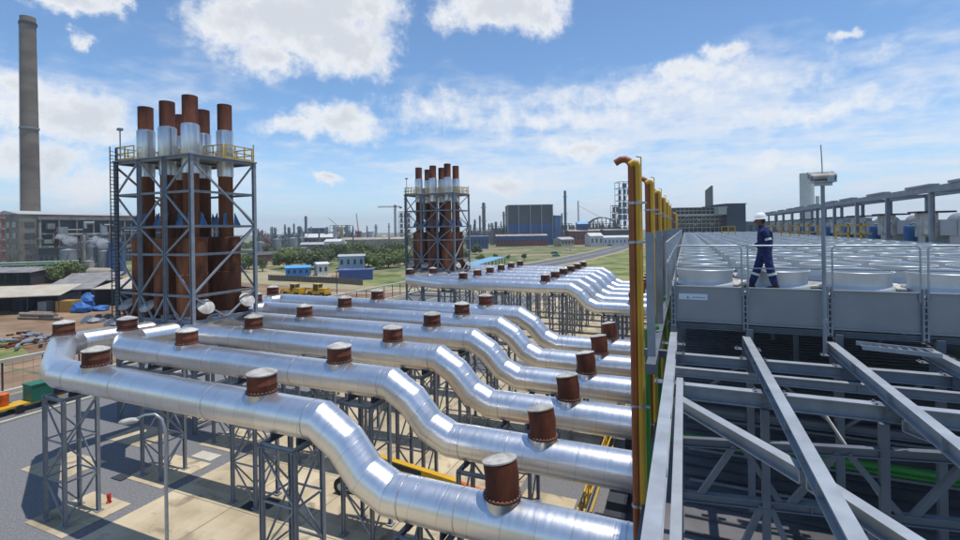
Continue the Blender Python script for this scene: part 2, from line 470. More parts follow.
# ------------------------------------------------------------------ ground and paving
def sheet(name, pts, z, m, label=None):
    b = MB(); b.add([(x, y, z) for x, y in pts], [list(range(len(pts)))])
    o = struct(name, b, m)
    if label: o['label'] = label
    return o
def ground_mat():
    m = bpy.data.materials.new('plain_ground'); m.use_nodes = True
    N, L = m.node_tree.nodes, m.node_tree.links; b = N['Principled BSDF']; b.inputs['Roughness'].default_value = 0.95
    tc = N.new('ShaderNodeTexCoord')
    def nz(sc, det):
        n = N.new('ShaderNodeTexNoise'); n.inputs['Scale'].default_value = sc; n.inputs['Detail'].default_value = det
        L.new(tc.outputs['Object'], n.inputs['Vector']); return n.outputs['Fac']
    def ramp(f, stops):
        r = N.new('ShaderNodeValToRGB'); e = r.color_ramp.elements
        while len(e) < len(stops): e.new(0.5)
        for q, (p, c) in zip(e, stops): q.position = p; q.color = (*c, 1)
        L.new(f, r.inputs[0]); return r.outputs[0]
    big = ramp(nz(0.03, 10), [(0.40, (0.30, 0.23, 0.13)), (0.47, (0.20, 0.19, 0.09)), (0.56, (0.11, 0.15, 0.045)), (0.66, (0.08, 0.11, 0.04))])
    fine = ramp(nz(0.14, 12), [(0.3, (0.45, 0.50, 0.45)), (0.5, (0.95, 0.95, 0.9)), (0.7, (1.4, 1.3, 1.2))])
    mx = N.new('ShaderNodeMixRGB'); mx.blend_type = 'MULTIPLY'; mx.inputs[0].default_value = 1
    L.new(big, mx.inputs[1]); L.new(fine, mx.inputs[2]); L.new(mx.outputs[0], b.inputs['Base Color'])
    return m
M_GROUND = ground_mat()
M_GRASS = mat('mown_grass', (0.075, 0.12, 0.026), 0.95, 0, 0.2, 0.09, 0.3, 3, col2=(0.30, 0.28, 0.10), detail=14, lo=0.38, hi=0.64)
M_DIRT = mat('brown_dirt', (0.16, 0.095, 0.05), 0.95, 0, 0.2, 0.12, 0.2, 3, col2=(0.32, 0.215, 0.13), detail=12)
M_ASPH = mat('asphalt', (0.10, 0.10, 0.105), 0.9, 0, 0.2, 0.2, 0.2, 12, col2=(0.16, 0.16, 0.165), detail=10)
M_TAN = mat('dry_tan_soil', (0.38, 0.31, 0.20), 0.95, 0, 0.2, 0.1, 0.2, 3, col2=(0.27, 0.25, 0.13), detail=12)
M_KERB = mat('pale_kerb', (0.50, 0.47, 0.40), 0.9, 0, 0.1, 0.8)

sheet('ground', [(-3400, -300), (2200, -300), (2200, 3600), (-3400, 3600)], 0.0, M_GROUND)
sheet('yard_gravel', [(-51.5, -10), (-1.2, -10), (-1.2, 122), (-51.5, 122)], 0.008, M_GRAV)
sheet('service_road', [(-60, -10), (-52.1, -10), (-52.1, 128), (-60, 128)], 0.004, M_ASPH)
b = MB(); b.box((-51.8, 56, 0.06), (0.3, 132, 0.16)); struct('kerb', b, M_KERB)
sheet('concrete_apron', [(-28.3, -10), (-9.2, -10), (-9.2, 47), (-28.3, 47)], 0.012, M_CONC)
sheet('concrete_apron', [(-28.3, 53), (-9.2, 53), (-9.2, 118), (-28.3, 118)], 0.012, M_CONC)
sheet('cross_road', [(-48, 47.4), (-1.4, 47.4), (-1.4, 52.6), (-48, 52.6)], 0.014, M_ASPH)
# shallow open joints and a drain channel across the apron
M_JOINT = mat('joint_sealant', (0.22, 0.19, 0.14), 0.9, 0, 0.2, 2.0)
b = MB()
for gy in (0.0, 47.0):
    for k in range(-1, 8):
        y = 4.0 + k * 5.0 + (0 if gy == 0 else 53)
        if (gy == 0 and y < 46) or gy: b.box((-18.75, y, 0.0155), (19.0, 0.06, 0.002))
    for x in (-23.5, -18.7, -14.0): b.box((x, 20 if gy == 0 else 85, 0.0175), (0.06, 53 if gy == 0 else 63, 0.002))
struct('paving_joints', b, M_JOINT)
sheet('dirt_yard', [(-190, 30), (-63, 30), (-63, 120), (-190, 150)], 0.004, M_DIRT)
sheet('dirt_verge', [(-120, -10), (-62.5, -10), (-62.5, 29.4), (-120, 29.4)], 0.004, M_DIRT)
sheet('grass_verge', [(-94, 31), (-78, 29), (-78, 34), (-94, 39)], 0.010, M_GRASS)
sheet('tan_verge', [(-62.4, -10), (-60.2, -10), (-60.2, 135), (-62.4, 135)], 0.006, M_TAN)
def poly(px_d): return [W(p, d) for p, d in px_d]
sheet('mown_lawn', poly([(588, 128), (700, 128), (700, 330), (622, 345), (606, 262), (580, 200), (566, 165)]), 0.012, M_GRASS)
sheet('mown_lawn', poly([(345, 132), (400, 128), (410, 150), (395, 178), (330, 160)]), 0.012, M_GRASS)
sheet('dry_field', poly([(240, 150), (330, 128), (330, 175), (240, 185)]), 0.016, M_TAN)
def strip(name, cl, w, z, m):
    L_, R_ = [], []
    for i, (x, y) in enumerate(cl):
        a = cl[max(i - 1, 0)]; c = cl[min(i + 1, len(cl) - 1)]
        dx, dy = c[0] - a[0], c[1] - a[1]; l = math.hypot(dx, dy)
        L_.append((x - dy / l * w / 2, y + dx / l * w / 2)); R_.append((x + dy / l * w / 2, y - dx / l * w / 2))
    b = MB(); n = len(cl)
    b.add([(x, y, z) for x, y in L_ + R_], [(i, i + 1, n + i + 1, n + i) for i in range(n - 1)])
    return struct(name, b, m)
road = poly([(655, 560), (625, 400), (602, 300), (575, 245), (548, 212), (515, 184), (470, 168), (420, 160)])
strip('access_road', road, 16, 0.020, M_ASPH)
strip('road_shoulder', road, 22, 0.017, M_TAN)
strip('road_marking', road[:6], 0.5, 0.024, M_KERB)
strip('yard_track', poly([(255, 200), (300, 150), (345, 132), (410, 124), (470, 119), (560, 112)]), 9, 0.024, M_TAN)
strip('kerb_line', poly([(330, 121), (372, 118), (410, 124), (440, 132)]), 1.2, 0.028, M_KERB)

# ------------------------------------------------------------------ the engine hall with its dark roof
hall = thing('engine_hall', 'grey clad engine hall whose dark sheeted roof shows beneath the steel frame', 'building', (10, 60, 0))
M_ROOF = mat('dark_roof_sheet', (0.07, 0.07, 0.075), 0.7, 0, 0.2, 0.5, col2=(0.15, 0.145, 0.15), detail=8)
RZ = 9.0
b = MB(); x0, x1, y0, y1 = -0.75, 32, -14, 119
b.add([(x0, y0, 0), (x0, y1, 0), (x0, y1, RZ - 0.35), (x0, y0, RZ - 0.35)], [(0, 1, 2, 3)])
b.add([(x1, y0, 0), (x1, y1, 0), (x1, y1, RZ - 0.35), (x1, y0, RZ - 0.35)], [(3, 2, 1, 0)])
b.add([(x0, y1, 0), (x1, y1, 0), (x1, y1, RZ - 0.35), (x0, y1, RZ - 0.35)], [(0, 1, 2, 3)])
b.build('wall', M_HALLW, hall)
b = MB(); b.box((15.6, 52.5, RZ - 0.17), (33.2, 133.4, 0.3)); rf = b.build('roof', M_ROOF, hall)
b = MB()
y = -6.0
while y < 40:
    b.box((15.9, y, RZ + 0.015), (32.0, 0.05, 0.05)); y += 0.62
b.build('roof_rib', mat('roof_rib_sheet', (0.09, 0.09, 0.095), 0.5, 0.2, 0.2, 0.6), rf)
b = MB()
for y in (9.6, 12.6, 14.4, 16.8, 19.2, 24.0): b.box((15.9, y + 0.31, RZ + 0.055), (31.8, 0.045, 0.05))
b.build('roof_flashing', M_GALV, rf)

# ------------------------------------------------------------------ exhaust ducts
R = 0.78
ZU, ZL = 7.73, 5.45
Y0 = 15.17
X1, X2, X3 = -5.82, -16.75, -28.5
def vent(parent, x, y, z, tall=False, sc=1.0):
    """branch cone, bolted flange, rusty drum and pale lid standing on the duct"""
    r = 0.60 * sc
    if not tall:
        b = MB(); b.lathe((x, y, z), [(r * 1.03, 0.2), (r * 1.03, 0.80)], 22); st = b.build('vent_branch', M_CLAD, parent)
        b = MB(); b.lathe((x, y, z), [(0, 0.80), (r * 1.10, 0.80), (r * 1.10, 0.87), (r * 1.0, 0.87), (r * 1.0, 1.16), (r * 1.012, 1.17), (r * 1.0, 1.18), (r, 1.58), (0, 1.58)], 26)
        v = b.build('explosion_vent', M_RUST, parent)
        b = MB(); b.lathe((x, y, z), [(r * 1.05, 1.56), (r * 1.05, 1.61), (r * 0.55, 1.73), (0.03, 1.80), (0, 1.80)], 26)
        b.build('lid', M_LID, v)
        c = (x, y, z + 0.835); rr = r * 1.10
    else:
        r = 0.575
        b = MB(); b.lathe((x, y, z), [(r * 1.05, 0.2), (r * 1.05, 0.80), (r * 1.0, 0.86)], 26); b.build('vent_branch', M_CLAD, parent)
        b = MB(); b.lathe((x, y, z), [(0, 0.86), (r * 1.14, 0.86), (r * 1.14, 0.93), (r, 0.93)], 30)
        ax = Vector((-0.20, 0.10, 1)).normalized()
        b.tube([(x, y, z + 0.92), (x, y, z + 1.52), Vector((x, y, z + 1.52)) + ax * 0.52], r, 30)
        v = b.build('explosion_vent', M_RUST, parent)
        t = Vector((x, y, z + 1.52)) + ax * 0.50
        b = MB(); b.lathe(t, [(r * 1.04, 0.0), (r * 1.04, 0.05), (r * 0.5, 0.13), (0.03, 0.18), (0, 0.18)], 28, axis=ax)
        b.build('lid', M_LID, v)
        c = (x, y, z + 0.895); rr = r * 1.14
    b = MB()
    for k in range(26):
        t = 2 * PI * k / 26
        b.box((c[0] + math.cos(t) * (rr - 0.045), c[1] + math.sin(t) * (rr - 0.045), c[2]), (0.045, 0.045, 0.13), t)
    b.build('bolt_ring', mat('plated_bolts', (0.36, 0.33, 0.28), 0.5, 0.4, 0.3, 20), v)
def bandring(b, c, d, r=R, w=0.05, pr=0.016):
    b.lathe(Vector(c), [(r + 0.001, -w / 2), (r + pr, -w / 2), (r + pr, w / 2), (r + 0.001, w / 2)], 40, axis=d)
M_BAND = mat('lapped_band', (0.62, 0.61, 0.59), 0.35, 0.85, 0.12, 4.0)
def duct(k, y, left, label, group, caps_left=(), xtra=None):
    root = thing('exhaust_duct', label, 'duct', (-16, y, ZL), 0, group)
    pts = list(left) + [(-13.55, y, ZU), (-12.35, y, 7.03), (-11.40, y, 5.97), (-10.25, y, ZL), (-0.80, y, ZL)]
    b = MB(); b.tube(pts, R, 40, caps=True)
    b.build('duct_cladding', M_CLAD, root, 12)
    for x, z_ in [(q, ZU) for q in (-13.95, -19.6, -26.2, -30.2)] + [(q, ZL) for q in (-9.6, -7.35, -1.75, -1.45)]:
        b = MB(); bandring(b, (x, y, z_), (1, 0, 0)); b.build('joint_band', M_BAND, root, 30)
    vent(root, X2, y, ZU); vent(root, X3, y, ZU)
    for (vx, vy, vz) in caps_left: vent(root, vx, vy, vz)
    vent(root, X1, y, ZL, True)
    return root
lefts = [
 [(-38.3, 26.0, ZU), (-39.6, 20.1, ZU), (-39.2, 18.8, ZU), (-33.1, 15.65, ZU), (-31.5, 15.17, ZU)],
 [(-36.0, 25.9, ZU), (-36.8, 22.3, ZU), (-36.2, 21.2, ZU), (-34.5, 20.17, ZU)],
 [(-36.2, 26.6, ZU), (-35.0, 25.17, ZU)],
 [(-37.0, 30.17, ZU), (-35.0, 30.17, ZU)],
 [(-39.0, 29.5, ZU), (-39.0, 34.3, ZU), (-38.1, 35.17, ZU)],
 [(-42.0, 29.5, ZU), (-42.0, 39.3, ZU), (-41.1, 40.17, ZU)]]
capl = [[(-39.5, 19.1, ZU)], [(-36.8, 21.6, ZU)], [], [], [(-38.9, 34.6, ZU)], [(-41.9, 39.6, ZU)]]
G2 = 45.2
def pipe_label(i, far):
    if not far:
        return ['silver exhaust duct nearest the camera, running past the lower left corner support',
                'second silver exhaust duct from the front of the near row',
                'third silver exhaust duct from the front, elbow beside the near chimney leg',
                'fourth silver exhaust duct of the near row, just behind the third',
                'fifth silver exhaust duct of the near row, last but one',
                'sixth and last silver exhaust duct of the near row'][i]
    return ['first silver duct of the far row, in full view before the far chimney frame',
            'second silver duct of the far row',
            'third silver duct of the far row', 'fourth silver duct of the far row',
            'fifth silver duct of the far row, last but one', 'hindmost silver duct of the far row beside the grass'][i]
for i in range(6):
    duct(i, Y0 + 5 * i, lefts[i], pipe_label(i, False), 'silver exhaust ducts of the near row', capl[i])
    y = Y0 + 5 * i + G2
    lf = [(p[0], p[1] + G2, p[2]) for p in lefts[i]]
    cl = [(p[0], p[1] + G2, p[2]) for p in capl[i]]
    duct(i + 6, y, lf, pipe_label(i, True), 'silver exhaust ducts of the far row', cl)

# ------------------------------------------------------------------ lattice supports under the ducts
def tower_proto(h, name_label, group):
    t = thing('duct_support', name_label, 'support tower', (0, 0, 0), 0, group)
    a, c = 0.88, 0.78
    for sx in (-1, 1):
        for sy in (-1, 1):
            b = MB(); b.hbeam((sx * a, sy * c, 0.05), (sx * a, sy * c, h), 0.17, 0.17, 0.02, (1, 0, 0)); b.box((sx * a, sy * c, 0.07), (0.36, 0.36, 0.04))
            b.build('leg', M_STEEL, t)
    b = MB()
    for sx in (-1, 1): b.hbeam((sx * a, -c - 0.1, h - 0.02), (sx * a, c + 0.1, h - 0.02), 0.16, 0.18, 0.02)
    for sy in (-1, 1): b.hbeam((-a, sy * c, h - 0.02), (a, sy * c, h - 0.02), 0.14, 0.16, 0.02)
    b.build('top_frame', M_STEEL, t)
    n = max(2, round(h / 2.4)); b = MB()
    for i in range(n):
        z0, z1 = 0.25 + (h - 0.5) * i / n, 0.25 + (h - 0.5) * (i + 1) / n
        for sy in (-1, 1):
            p, q = ((-a, sy * c, z0), (a, sy * c, z1)) if (i + (sy > 0)) % 2 else ((a, sy * c, z0), (-a, sy * c, z1))
            b.beam(p, q, 0.07, 0.07); 
            if i: b.beam((-a, sy * c, z0), (a, sy * c, z0), 0.07, 0.07)
        for sx in (-1, 1):
            p, q = ((sx * a, -c, z0), (sx * a, c, z1)) if (i + (sx > 0)) % 2 else ((sx * a, c, z0), (sx * a, -c, z1))
            b.beam(p, q, 0.07, 0.07)
            if i: b.beam((sx * a, -c, z0), (sx * a, c, z0), 0.07, 0.07)
    b.build('brace', M_STEEL, t)
    b = MB()
    for sx in (-1, 1):
        b = MB(); b.box((sx * 0.7, 0, h + 0.13), (0.12, 0.9, 0.16)); b.box((sx * 0.7, -0.36, h + 0.26), (0.12, 0.14, 0.22)); b.box((sx * 0.7, 0.36, h + 0.26), (0.12, 0.14, 0.22))
        b.build('saddle', mat('dark_blue_saddle_paint', (0.03, 0.05, 0.09), 0.5), t)
    return t
wh = {-31.0: 'left end', -23.0: 'upper run', -15.2: 'bend', -8.7: 'low end'}
firstU = firstL = None
for i in range(12):
    y = Y0 + 5 * (i % 6) + (G2 if i > 5 else 0)
    for x in (-31.0, -23.0, -15.2, -8.7):
        if i == 0 and x == -23.0: continue
        rowname = ORD[i % 6] + (' duct of the near row' if i < 6 else ' duct of the far row')
        lab = 'lattice support under the %s of the %s' % (wh[x], rowname)
        grp = 'lattice supports under the silver ducts'
        if x == -8.7:
            if firstL is None: firstL = tower_proto(ZL - R - 0.28, lab, grp); firstL.location = (x, y + 0.1, 0)
            else: dup(firstL, (x, y + 0.1, 0), None, lab)
        else:
            if firstU is None: firstU = tower_proto(ZU - R - 0.28, lab, grp); firstU.location = (x, y + 0.1, 0)
            else: dup(firstU, (x, y + 0.1, 0), None, lab)
# footing pads in the gravel
b = MB()
for i in range(12):
    y = Y0 + 5 * (i % 6) + (G2 if i > 5 else 0)
    b.box((-30.9, y + 0.35, 0.02), (3.5, 3.3, 0.05))
    if i % 6 < 4: b.box((-38.2, y + 3.2, 0.02), (4.2, 2.8, 0.05))
    b.box((-7.3, y + 0.4, 0.02), (3.0, 2.6, 0.05))
struct('footing_pads', b, M_CONC)

# ------------------------------------------------------------------ chimney frames and their stacks
def stack_frame(dy, far):
    lab = ('big blue-grey lattice chimney frame with yellow topped deck, at left behind the near ducts' if not far
           else 'smaller looking lattice chimney frame in the middle distance behind the far ducts')
    ox, oy = -34.6, 25.0 + dy
    root = thing('lattice_tower', lab, 'steel frame', (ox - 4.6, oy + 2.9, 0), 0, 'chimney frames')
    XS = [ox, ox - 3.1, ox - 6.2, ox - 9.2]; YS = [oy, oy + 5.8]
    LV = [8.5, 10.5, 13.7, 15.9, 18.6, 21.3]
    for x in XS:
        for y in YS:
            b = MB(); b.hbeam((x, y, 0.02), (x, y, 21.4), 0.26, 0.26, 0.03, (1, 0, 0)); b.build('leg', M_STEEL, root)
    b = MB()
    for z in [4.4] + LV:
        w = 0.24 if z in (21.3, 8.5) else 0.18
        for y in YS: b.hbeam((XS[0], y, z), (XS[-1], y, z), w * 0.8, w, 0.02)
        for x in (XS if z in (21.3, 15.9, 8.5) else (XS[0], XS[-1])): b.hbeam((x, YS[0], z), (x, YS[1], z), w * 0.8, w, 0.02)
    b.build('floor_beam', M_STEEL, root)
    b = MB(); lv = [0.2, 4.4] + LV
    for j in range(len(lv) - 1):
        z0, z1 = lv[j], lv[j + 1]
        for y in YS:
            for q in range(3):
                if y > oy and q: continue
                xa, xb = XS[q], XS[q + 1]
                if lv[j] == 8.5:
                    xm = (xa + xb) / 2
                    b.beam((xa, y, z1), (xm, y, z0), 0.12, 0.12); b.beam((xb, y, z1), (xm, y, z0), 0.12, 0.12)
                elif q == 1 and j % 2 == 0: b.beam((xa, y, z0), (xb, y, z1), 0.12, 0.12)
                elif (j + q) % 2: b.beam((xa, y, z0), (xb, y, z1), 0.12, 0.12)
                else: b.beam((xb, y, z0), (xa, y, z1), 0.12, 0.12)
        for x in (XS[0], XS[-1]):
            ya, yb = YS
            if lv[j] == 8.5:
                ym = (ya + yb) / 2
                b.beam((x, ya, z1), (x, ym, z0), 0.12, 0.12); b.beam((x, yb, z1), (x, ym, z0), 0.12, 0.12)
    for x in (XS[0], XS[-1]):
        ya, yb = YS
        b.beam((x, ya, 10.6), (x, yb, 15.8), 0.14, 0.14)
        b.beam((x, ya, 21.0), (x, yb, 16.1), 0.14, 0.14)
        b.beam((x, yb, 0.3), (x, ya, 4.3), 0.14, 0.14); b.beam((x, ya, 4.5), (x, yb, 8.4), 0.14, 0.14)
    b.build('brace', M_STEEL, root)
    b = MB(); b.box(((XS[0] + XS[-1]) / 2, (YS[0] + YS[1]) / 2, 21.45), (9.6, 6.2, 0.08))
    dk = b.build('deck', M_STEEL, root)
    b = MB(); b.box(((XS[0] + XS[-1]) / 2, (YS[0] + YS[1]) / 2, 21.40), (9.66, 6.26, 0.02)); b.build('deck_edge', M_STEEL, dk)
    b = MB()
    def rail(p, q):
        p, q = Vector(p), Vector(q)
        n = max(1, int((q - p).length / 0.9))
        for i in range(n + 1):
            c = p.lerp(q, i / n); b.beam(c, c + Vector((0, 0, 1.1)), 0.08)
        for h in (0.55, 1.1): b.beam(p + Vector((0, 0, h)), q + Vector((0, 0, h)), 0.08)
        b.beam(p + Vector((0, 0, 0.08)), q + Vector((0, 0, 0.08)), 0.02, 0.14)
    zt = 21.5
    rail((XS[3], YS[0], zt), (XS[2] - 0.6, YS[0], zt)); rail((XS[3], YS[0], zt), (XS[3], YS[1], zt)); rail((XS[3], YS[1], zt), (XS[0] - 0.2, YS[1], zt))
    rail((XS[0], YS[0] + 3.0, zt), (XS[0], YS[1], zt)); rail((XS[0] - 0.2, YS[0] + 2.9, zt), (XS[0] - 2.4, YS[0] + 2.9, zt))
    rail((XS[1] - 0.5, YS[0] + 2.9, zt), (XS[3], YS[0] + 2.9, zt))
    b.build('railing', M_YEL, root)
    b = MB(); lx = XS[3] + 0.33
    for s in (-0.28, 0.28): b.beam((lx, oy - 0.35 + s, 8.5), (lx, oy - 0.35 + s, 22.6), 0.06)
    for i in range(46): b.beam((lx, oy - 0.63, 8.7 + i * 0.3), (lx, oy - 0.07, 8.7 + i * 0.3), 0.045)
    for i in range(20):
        z = 10.5 + i * 0.6
        for a in range(6):
            t0, t1 = PI * 0.5 + PI * a / 6, PI * 0.5 + PI * (a + 1) / 6
            b.beam((lx + math.cos(t0) * 0.55, oy - 0.2 + math.sin(t0) * 0.36, z), (lx + math.cos(t1) * 0.55, oy - 0.2 + math.sin(t1) * 0.36, z), 0.03)
    b.build('ladder', M_DARK, root)
    b = MB(); b.beam((XS[3] + 0.1, oy + 0.3, 21.5), (XS[3] + 0.1, oy + 0.3, 24.1), 0.07); b.box((XS[3] + 0.1, oy + 0.3, 24.2), (0.4, 0.3, 0.2))
    b.beam((XS[0], YS[1], 21.5), (XS[0], YS[1], 23.0), 0.06)
    b.build('lightning_mast', M_STEEL, root)
    b = MB(); b.lathe((XS[3] + 1.5, oy + 4.2, 0), [(0, 17.2), (0.42, 17.2), (0.42, 22.6), (0.36, 22.8), (0, 22.8)], 18)
    b.build('breather_drum', mat('grey_brown_sheet', (0.26, 0.25, 0.23), 0.6), root)
    # six stacks, three abreast
    n = 0
    for r_ in range(2):
        for q in range(3):
            cx, cy = ox - 1.75 - 2.75 * q, oy + 1.25 + 3.15 * r_
            top = 26.35 - (0.15 * q)
            nm = ('%s steel chimney of the %s row in the %s frame' % (['right hand', 'middle', 'left hand'][q], ['front', 'back'][r_], ['near', 'far'][1 if far else 0]))
            st = thing('chimney_stack', 'rust brown ' + nm, 'chimney', (cx, cy, 8), 0, 'steel chimneys of the chimney frames')
            b = MB(); b.lathe((cx, cy, 0), [(0.57, 15.0), (0.57, 20.6)], 26); b.build('lower_flue', M_RUSTO, st)
            b = MB(); b.lathe((cx, cy, 0), [(0.57, 23.4), (0.57, 24.1), (0.582, 24.12), (0.57, 24.14), (0.57, top - 0.02), (0.54, top), (0.54, top - 0.5), (0, top - 0.6)], 26); b.build('upper_flue', M_RUST, st)
            b = MB(); b.lathe((cx, cy, 0), [(0.5, 20.1), (0.63, 20.15), (0.64, 20.5), (0.64, 21.3), (0.67, 21.35), (0.67, 23.95), (0.63, 24.08), (0.57, 24.12)], 28); b.build('insulated_sleeve', M_SLEEVE, st)
            b = MB(); b.lathe((cx, cy, 0), [(0, 8.8), (0.9, 8.8), (1.10, 9.2), (1.10, 14.95), (1.06, 15.0), (0.58, 15.05), (0, 15.05)], 30)
            b.lathe((cx, cy, 0), [(1.10, 12.0), (1.125, 12.02), (1.125, 12.12), (1.10, 12.14)], 30)
            b.build('silencer', M_RUSTO, st)
            for s in range(4):
                b = MB(); t = s * PI / 2 + PI / 4
                b.add([(cx + math.cos(t) * 0.58, cy + math.sin(t) * 0.58, 15.9), (cx + math.cos(t) * 1.15, cy + math.sin(t) * 1.15, 15.9), (cx + math.cos(t) * 0.64, cy + math.sin(t) * 0.64, 17.1)], [(0, 1, 2)])
                b.beam((cx + math.cos(t) * 0.58, cy + math.sin(t) * 0.58, 16.0), (cx + math.cos(t) * 1.1, cy + math.sin(t) * 1.1, 16.0), 0.1, 0.12)
                b.beam((cx + math.cos(t) * 1.1, cy + math.sin(t) * 1.1, 16.0), (cx + math.cos(t) * 0.66, cy + math.sin(t) * 0.66, 17.05), 0.22, 0.05)
                b.build('guide_bracket', M_BLUE, st)
            if q > 0: dv = Vector((0.08, -0.53 if r_ == 0 else 0.5, 0.65)).normalized(); c1 = Vector((cx - 1.15, cy - 1.05 if r_ == 0 else cy + 1.2, 9.5))
            else: dv = Vector((0.90, -0.17, 0.65)).normalized(); c1 = Vector((cx + 1.75, cy - 0.2 if r_ == 0 else cy + 0.5, 9.6))
            c0 = c1 - dv * 1.5
            b = MB(); b.tube([c0, c1], 0.60, 24); v = b.build('explosion_vent', M_RUST, st)
            b = MB(); b.lathe(c1, [(0.66, -0.02), (0.66, 0.05), (0.4, 0.15), (0, 0.22)], 24, axis=dv); b.build('lid', M_LID, v)
            b = MB(); b.tube([(cx, cy, 9.3), (cx, cy, 7.9)], 0.7, 24); b.build('inlet_bend', M_CLAD, st)
stack_frame(0, False); stack_frame(G2, True)
# ------------------------------------------------------------------ vent pipes up the hall wall
def vent_pair(k):
    y = 11.55 + 5.0 * k
    near = ['nearest pair, tallest in the picture', 'second pair', 'third pair', 'fourth pair', 'fifth pair', 'sixth pair'][k] if k < 6 else \
           ['first pair of the far cluster', 'second pair of the far cluster', 'third pair of the far cluster'][k - 6] if k < 9 else 'hindmost pairs'
    if k >= 6: y += 16
    top = H + 1.56
    t = thing('vent_pipe', 'brown-orange hooked vent pipe on the hall wall, %s' % near, 'pipe', (-1.13, y, 0), 0, 'brown vent pipes')
    b = MB(); x = -1.13
    b.tube([(x, y, 2.0), (x, y, top - 0.13), (x - 0.04, y, top - 0.04), (x - 0.13, y, top + 0.02), (x - 0.24, y, top + 0.01), (x - 0.36, y - 0.01, top - 0.06)], 0.078, 16)
    b.build('pipe_run', M_ORP, t, 60)
    for z in (top - 1.0, top - 1.9, 11.2, 8.9, 6.6, 4.4): b = MB(); b.lathe((x, y, z), [(0.079, -0.03), (0.10, -0.03), (0.10, 0.03), (0.079, 0.03)], 14); b.beam((x, y, z), (-0.80, y, z), 0.03, 0.05); b.build('pipe_clamp', M_GALV, t)
    t = thing('vent_pipe', 'yellow hooked vent pipe on the hall wall, %s' % near, 'pipe', (-0.95, y, 0), 0, 'yellow vent pipes')
    x = -0.985; tp = top - 0.08
    b = MB(); b.tube([(x, y, 2.0), (x, y, tp - 0.10), (x - 0.03, y - 0.02, tp - 0.02), (x - 0.11, y - 0.05, tp + 0.01), (x - 0.18, y - 0.08, tp - 0.05)], 0.072, 16)
    b.build('pipe_run', M_YELP, t, 60)
    b = MB(); b.tube([(x + 0.07, y, 8.0), (x + 0.07, y, top + 0.04), (x - 0.04, y, top + 0.07)], 0.014, 6); b.build('earth_rod', M_YELP, t)
    for z in (top - 1.0, top - 1.9, 11.2, 8.9, 6.6, 4.4): b = MB(); b.lathe((x, y, z), [(0.073, -0.03), (0.095, -0.03), (0.095, 0.03), (0.073, 0.03)], 14); b.build('pipe_clamp', M_GALV, t)
    if k < 5:
        b = MB(); b.tube([(-0.86, y + 0.25, 1.0), (-0.86, y + 0.25, 12.9), (-0.6, y + 0.25, 13.0)], 0.06, 10)
        tag(b.build('coolant_pipe', M_GRNP), 'green pipe rising behind the %s of vent pipes' % near.split(',')[0], 'pipe', 'green coolant risers')
for k in range(9): vent_pair(k)

# ------------------------------------------------------------------ roof deck of fans
YD = 12.0                     # front edge
ZD = H - 1.46                 # walking surface
deck = thing('fan_deck', 'long galvanised fan deck with panelled front edge where the worker walks', 'deck', (6, 60, ZD))
b = MB(); b.box((6.0, YD + 49, ZD - 0.04), (12.5, 97.9, 0.06)); b.build('deck_plate', M_DECK, deck)
posts = [-0.28, 1.18, 2.71, 4.25, 5.80, 7.35, 8.90, 10.45, 12.0]
zt, zb = H - 1.38, H - 2.17
for i in range(len(posts) - 1):
    a, c = posts[i] + 0.055, posts[i + 1] - 0.055
    b = MB(); b.box(((a + c) / 2, YD, (zt + zb) / 2), (c - a, 0.05, zt - zb))
    b.box(((a + c) / 2, YD - 0.03, zb + 0.02), (c - a, 0.05, 0.04))
    b.box(((a + c) / 2, YD + 0.01, zt + 0.008), (c - a, 0.14, 0.022))
    p = b.build('edge_panel', M_PANEL, deck)
    b = MB()
    for s in (a + 0.015, c - 0.015):
        for q in range(6): b.box((s, YD - 0.03, zb + 0.1 + q * 0.12), (0.014, 0.012, 0.014))
    b.build('rivet', M_STEEL, p)
b = MB(); b.box((-0.30, YD + 49, (zt + zb) / 2), (0.05, 97.9, zt - zb)); b.build('side_panel', M_PANEL, deck)
b = MB()
for i in range(40): b.box((-0.335, YD + 1.2 + 2.4 * i, (zt + zb) / 2), (0.04, 0.08, zt - zb))
b.build('side_stiffener', M_STEEL, deck)
# name plate with its small mark and line of lettering
b = MB(); b.box((0.135, YD - 0.032, H - 1.60), (0.60, 0.012, 0.135)); pl = b.build('name_plate', mat('plate_white', (0.62, 0.66, 0.72), 0.5, 0, 0.04), deck)
b = MB()
b.add([(0.0, YD - 0.0405, H - 1.635), (0.055, YD - 0.0405, H - 1.635), (0.0275, YD - 0.0405, H - 1.575)], [(0, 1, 2)])
for i in range(9): b.box((0.13 + i * 0.03, YD - 0.040, H - 1.615), (0.018, 0.004, 0.022 + 0.008 * (i % 2)))
for i in range(5): b.box((0.005 + i * 0.013, YD - 0.040, H - 1.648), (0.008, 0.004, 0.010))
b.build('plate_mark', mat('plate_blue_ink', (0.12, 0.2, 0.34), 0.5), pl)
# posts of the panelled edge, runged
for i, x in enumerate(posts[:-1]):
    b = MB(); b.box((x - 0.035, YD - 0.06, H - 1.79), (0.03, 0.09, 1.02)); b.box((x + 0.035, YD - 0.06, H - 1.79), (0.03, 0.09, 1.02))
    for q in range(8): b.box((x, YD - 0.06, H - 1.38 - q * 0.125), (0.042, 0.075, 0.035))
    b.build('edge_post', M_STEEL, deck)
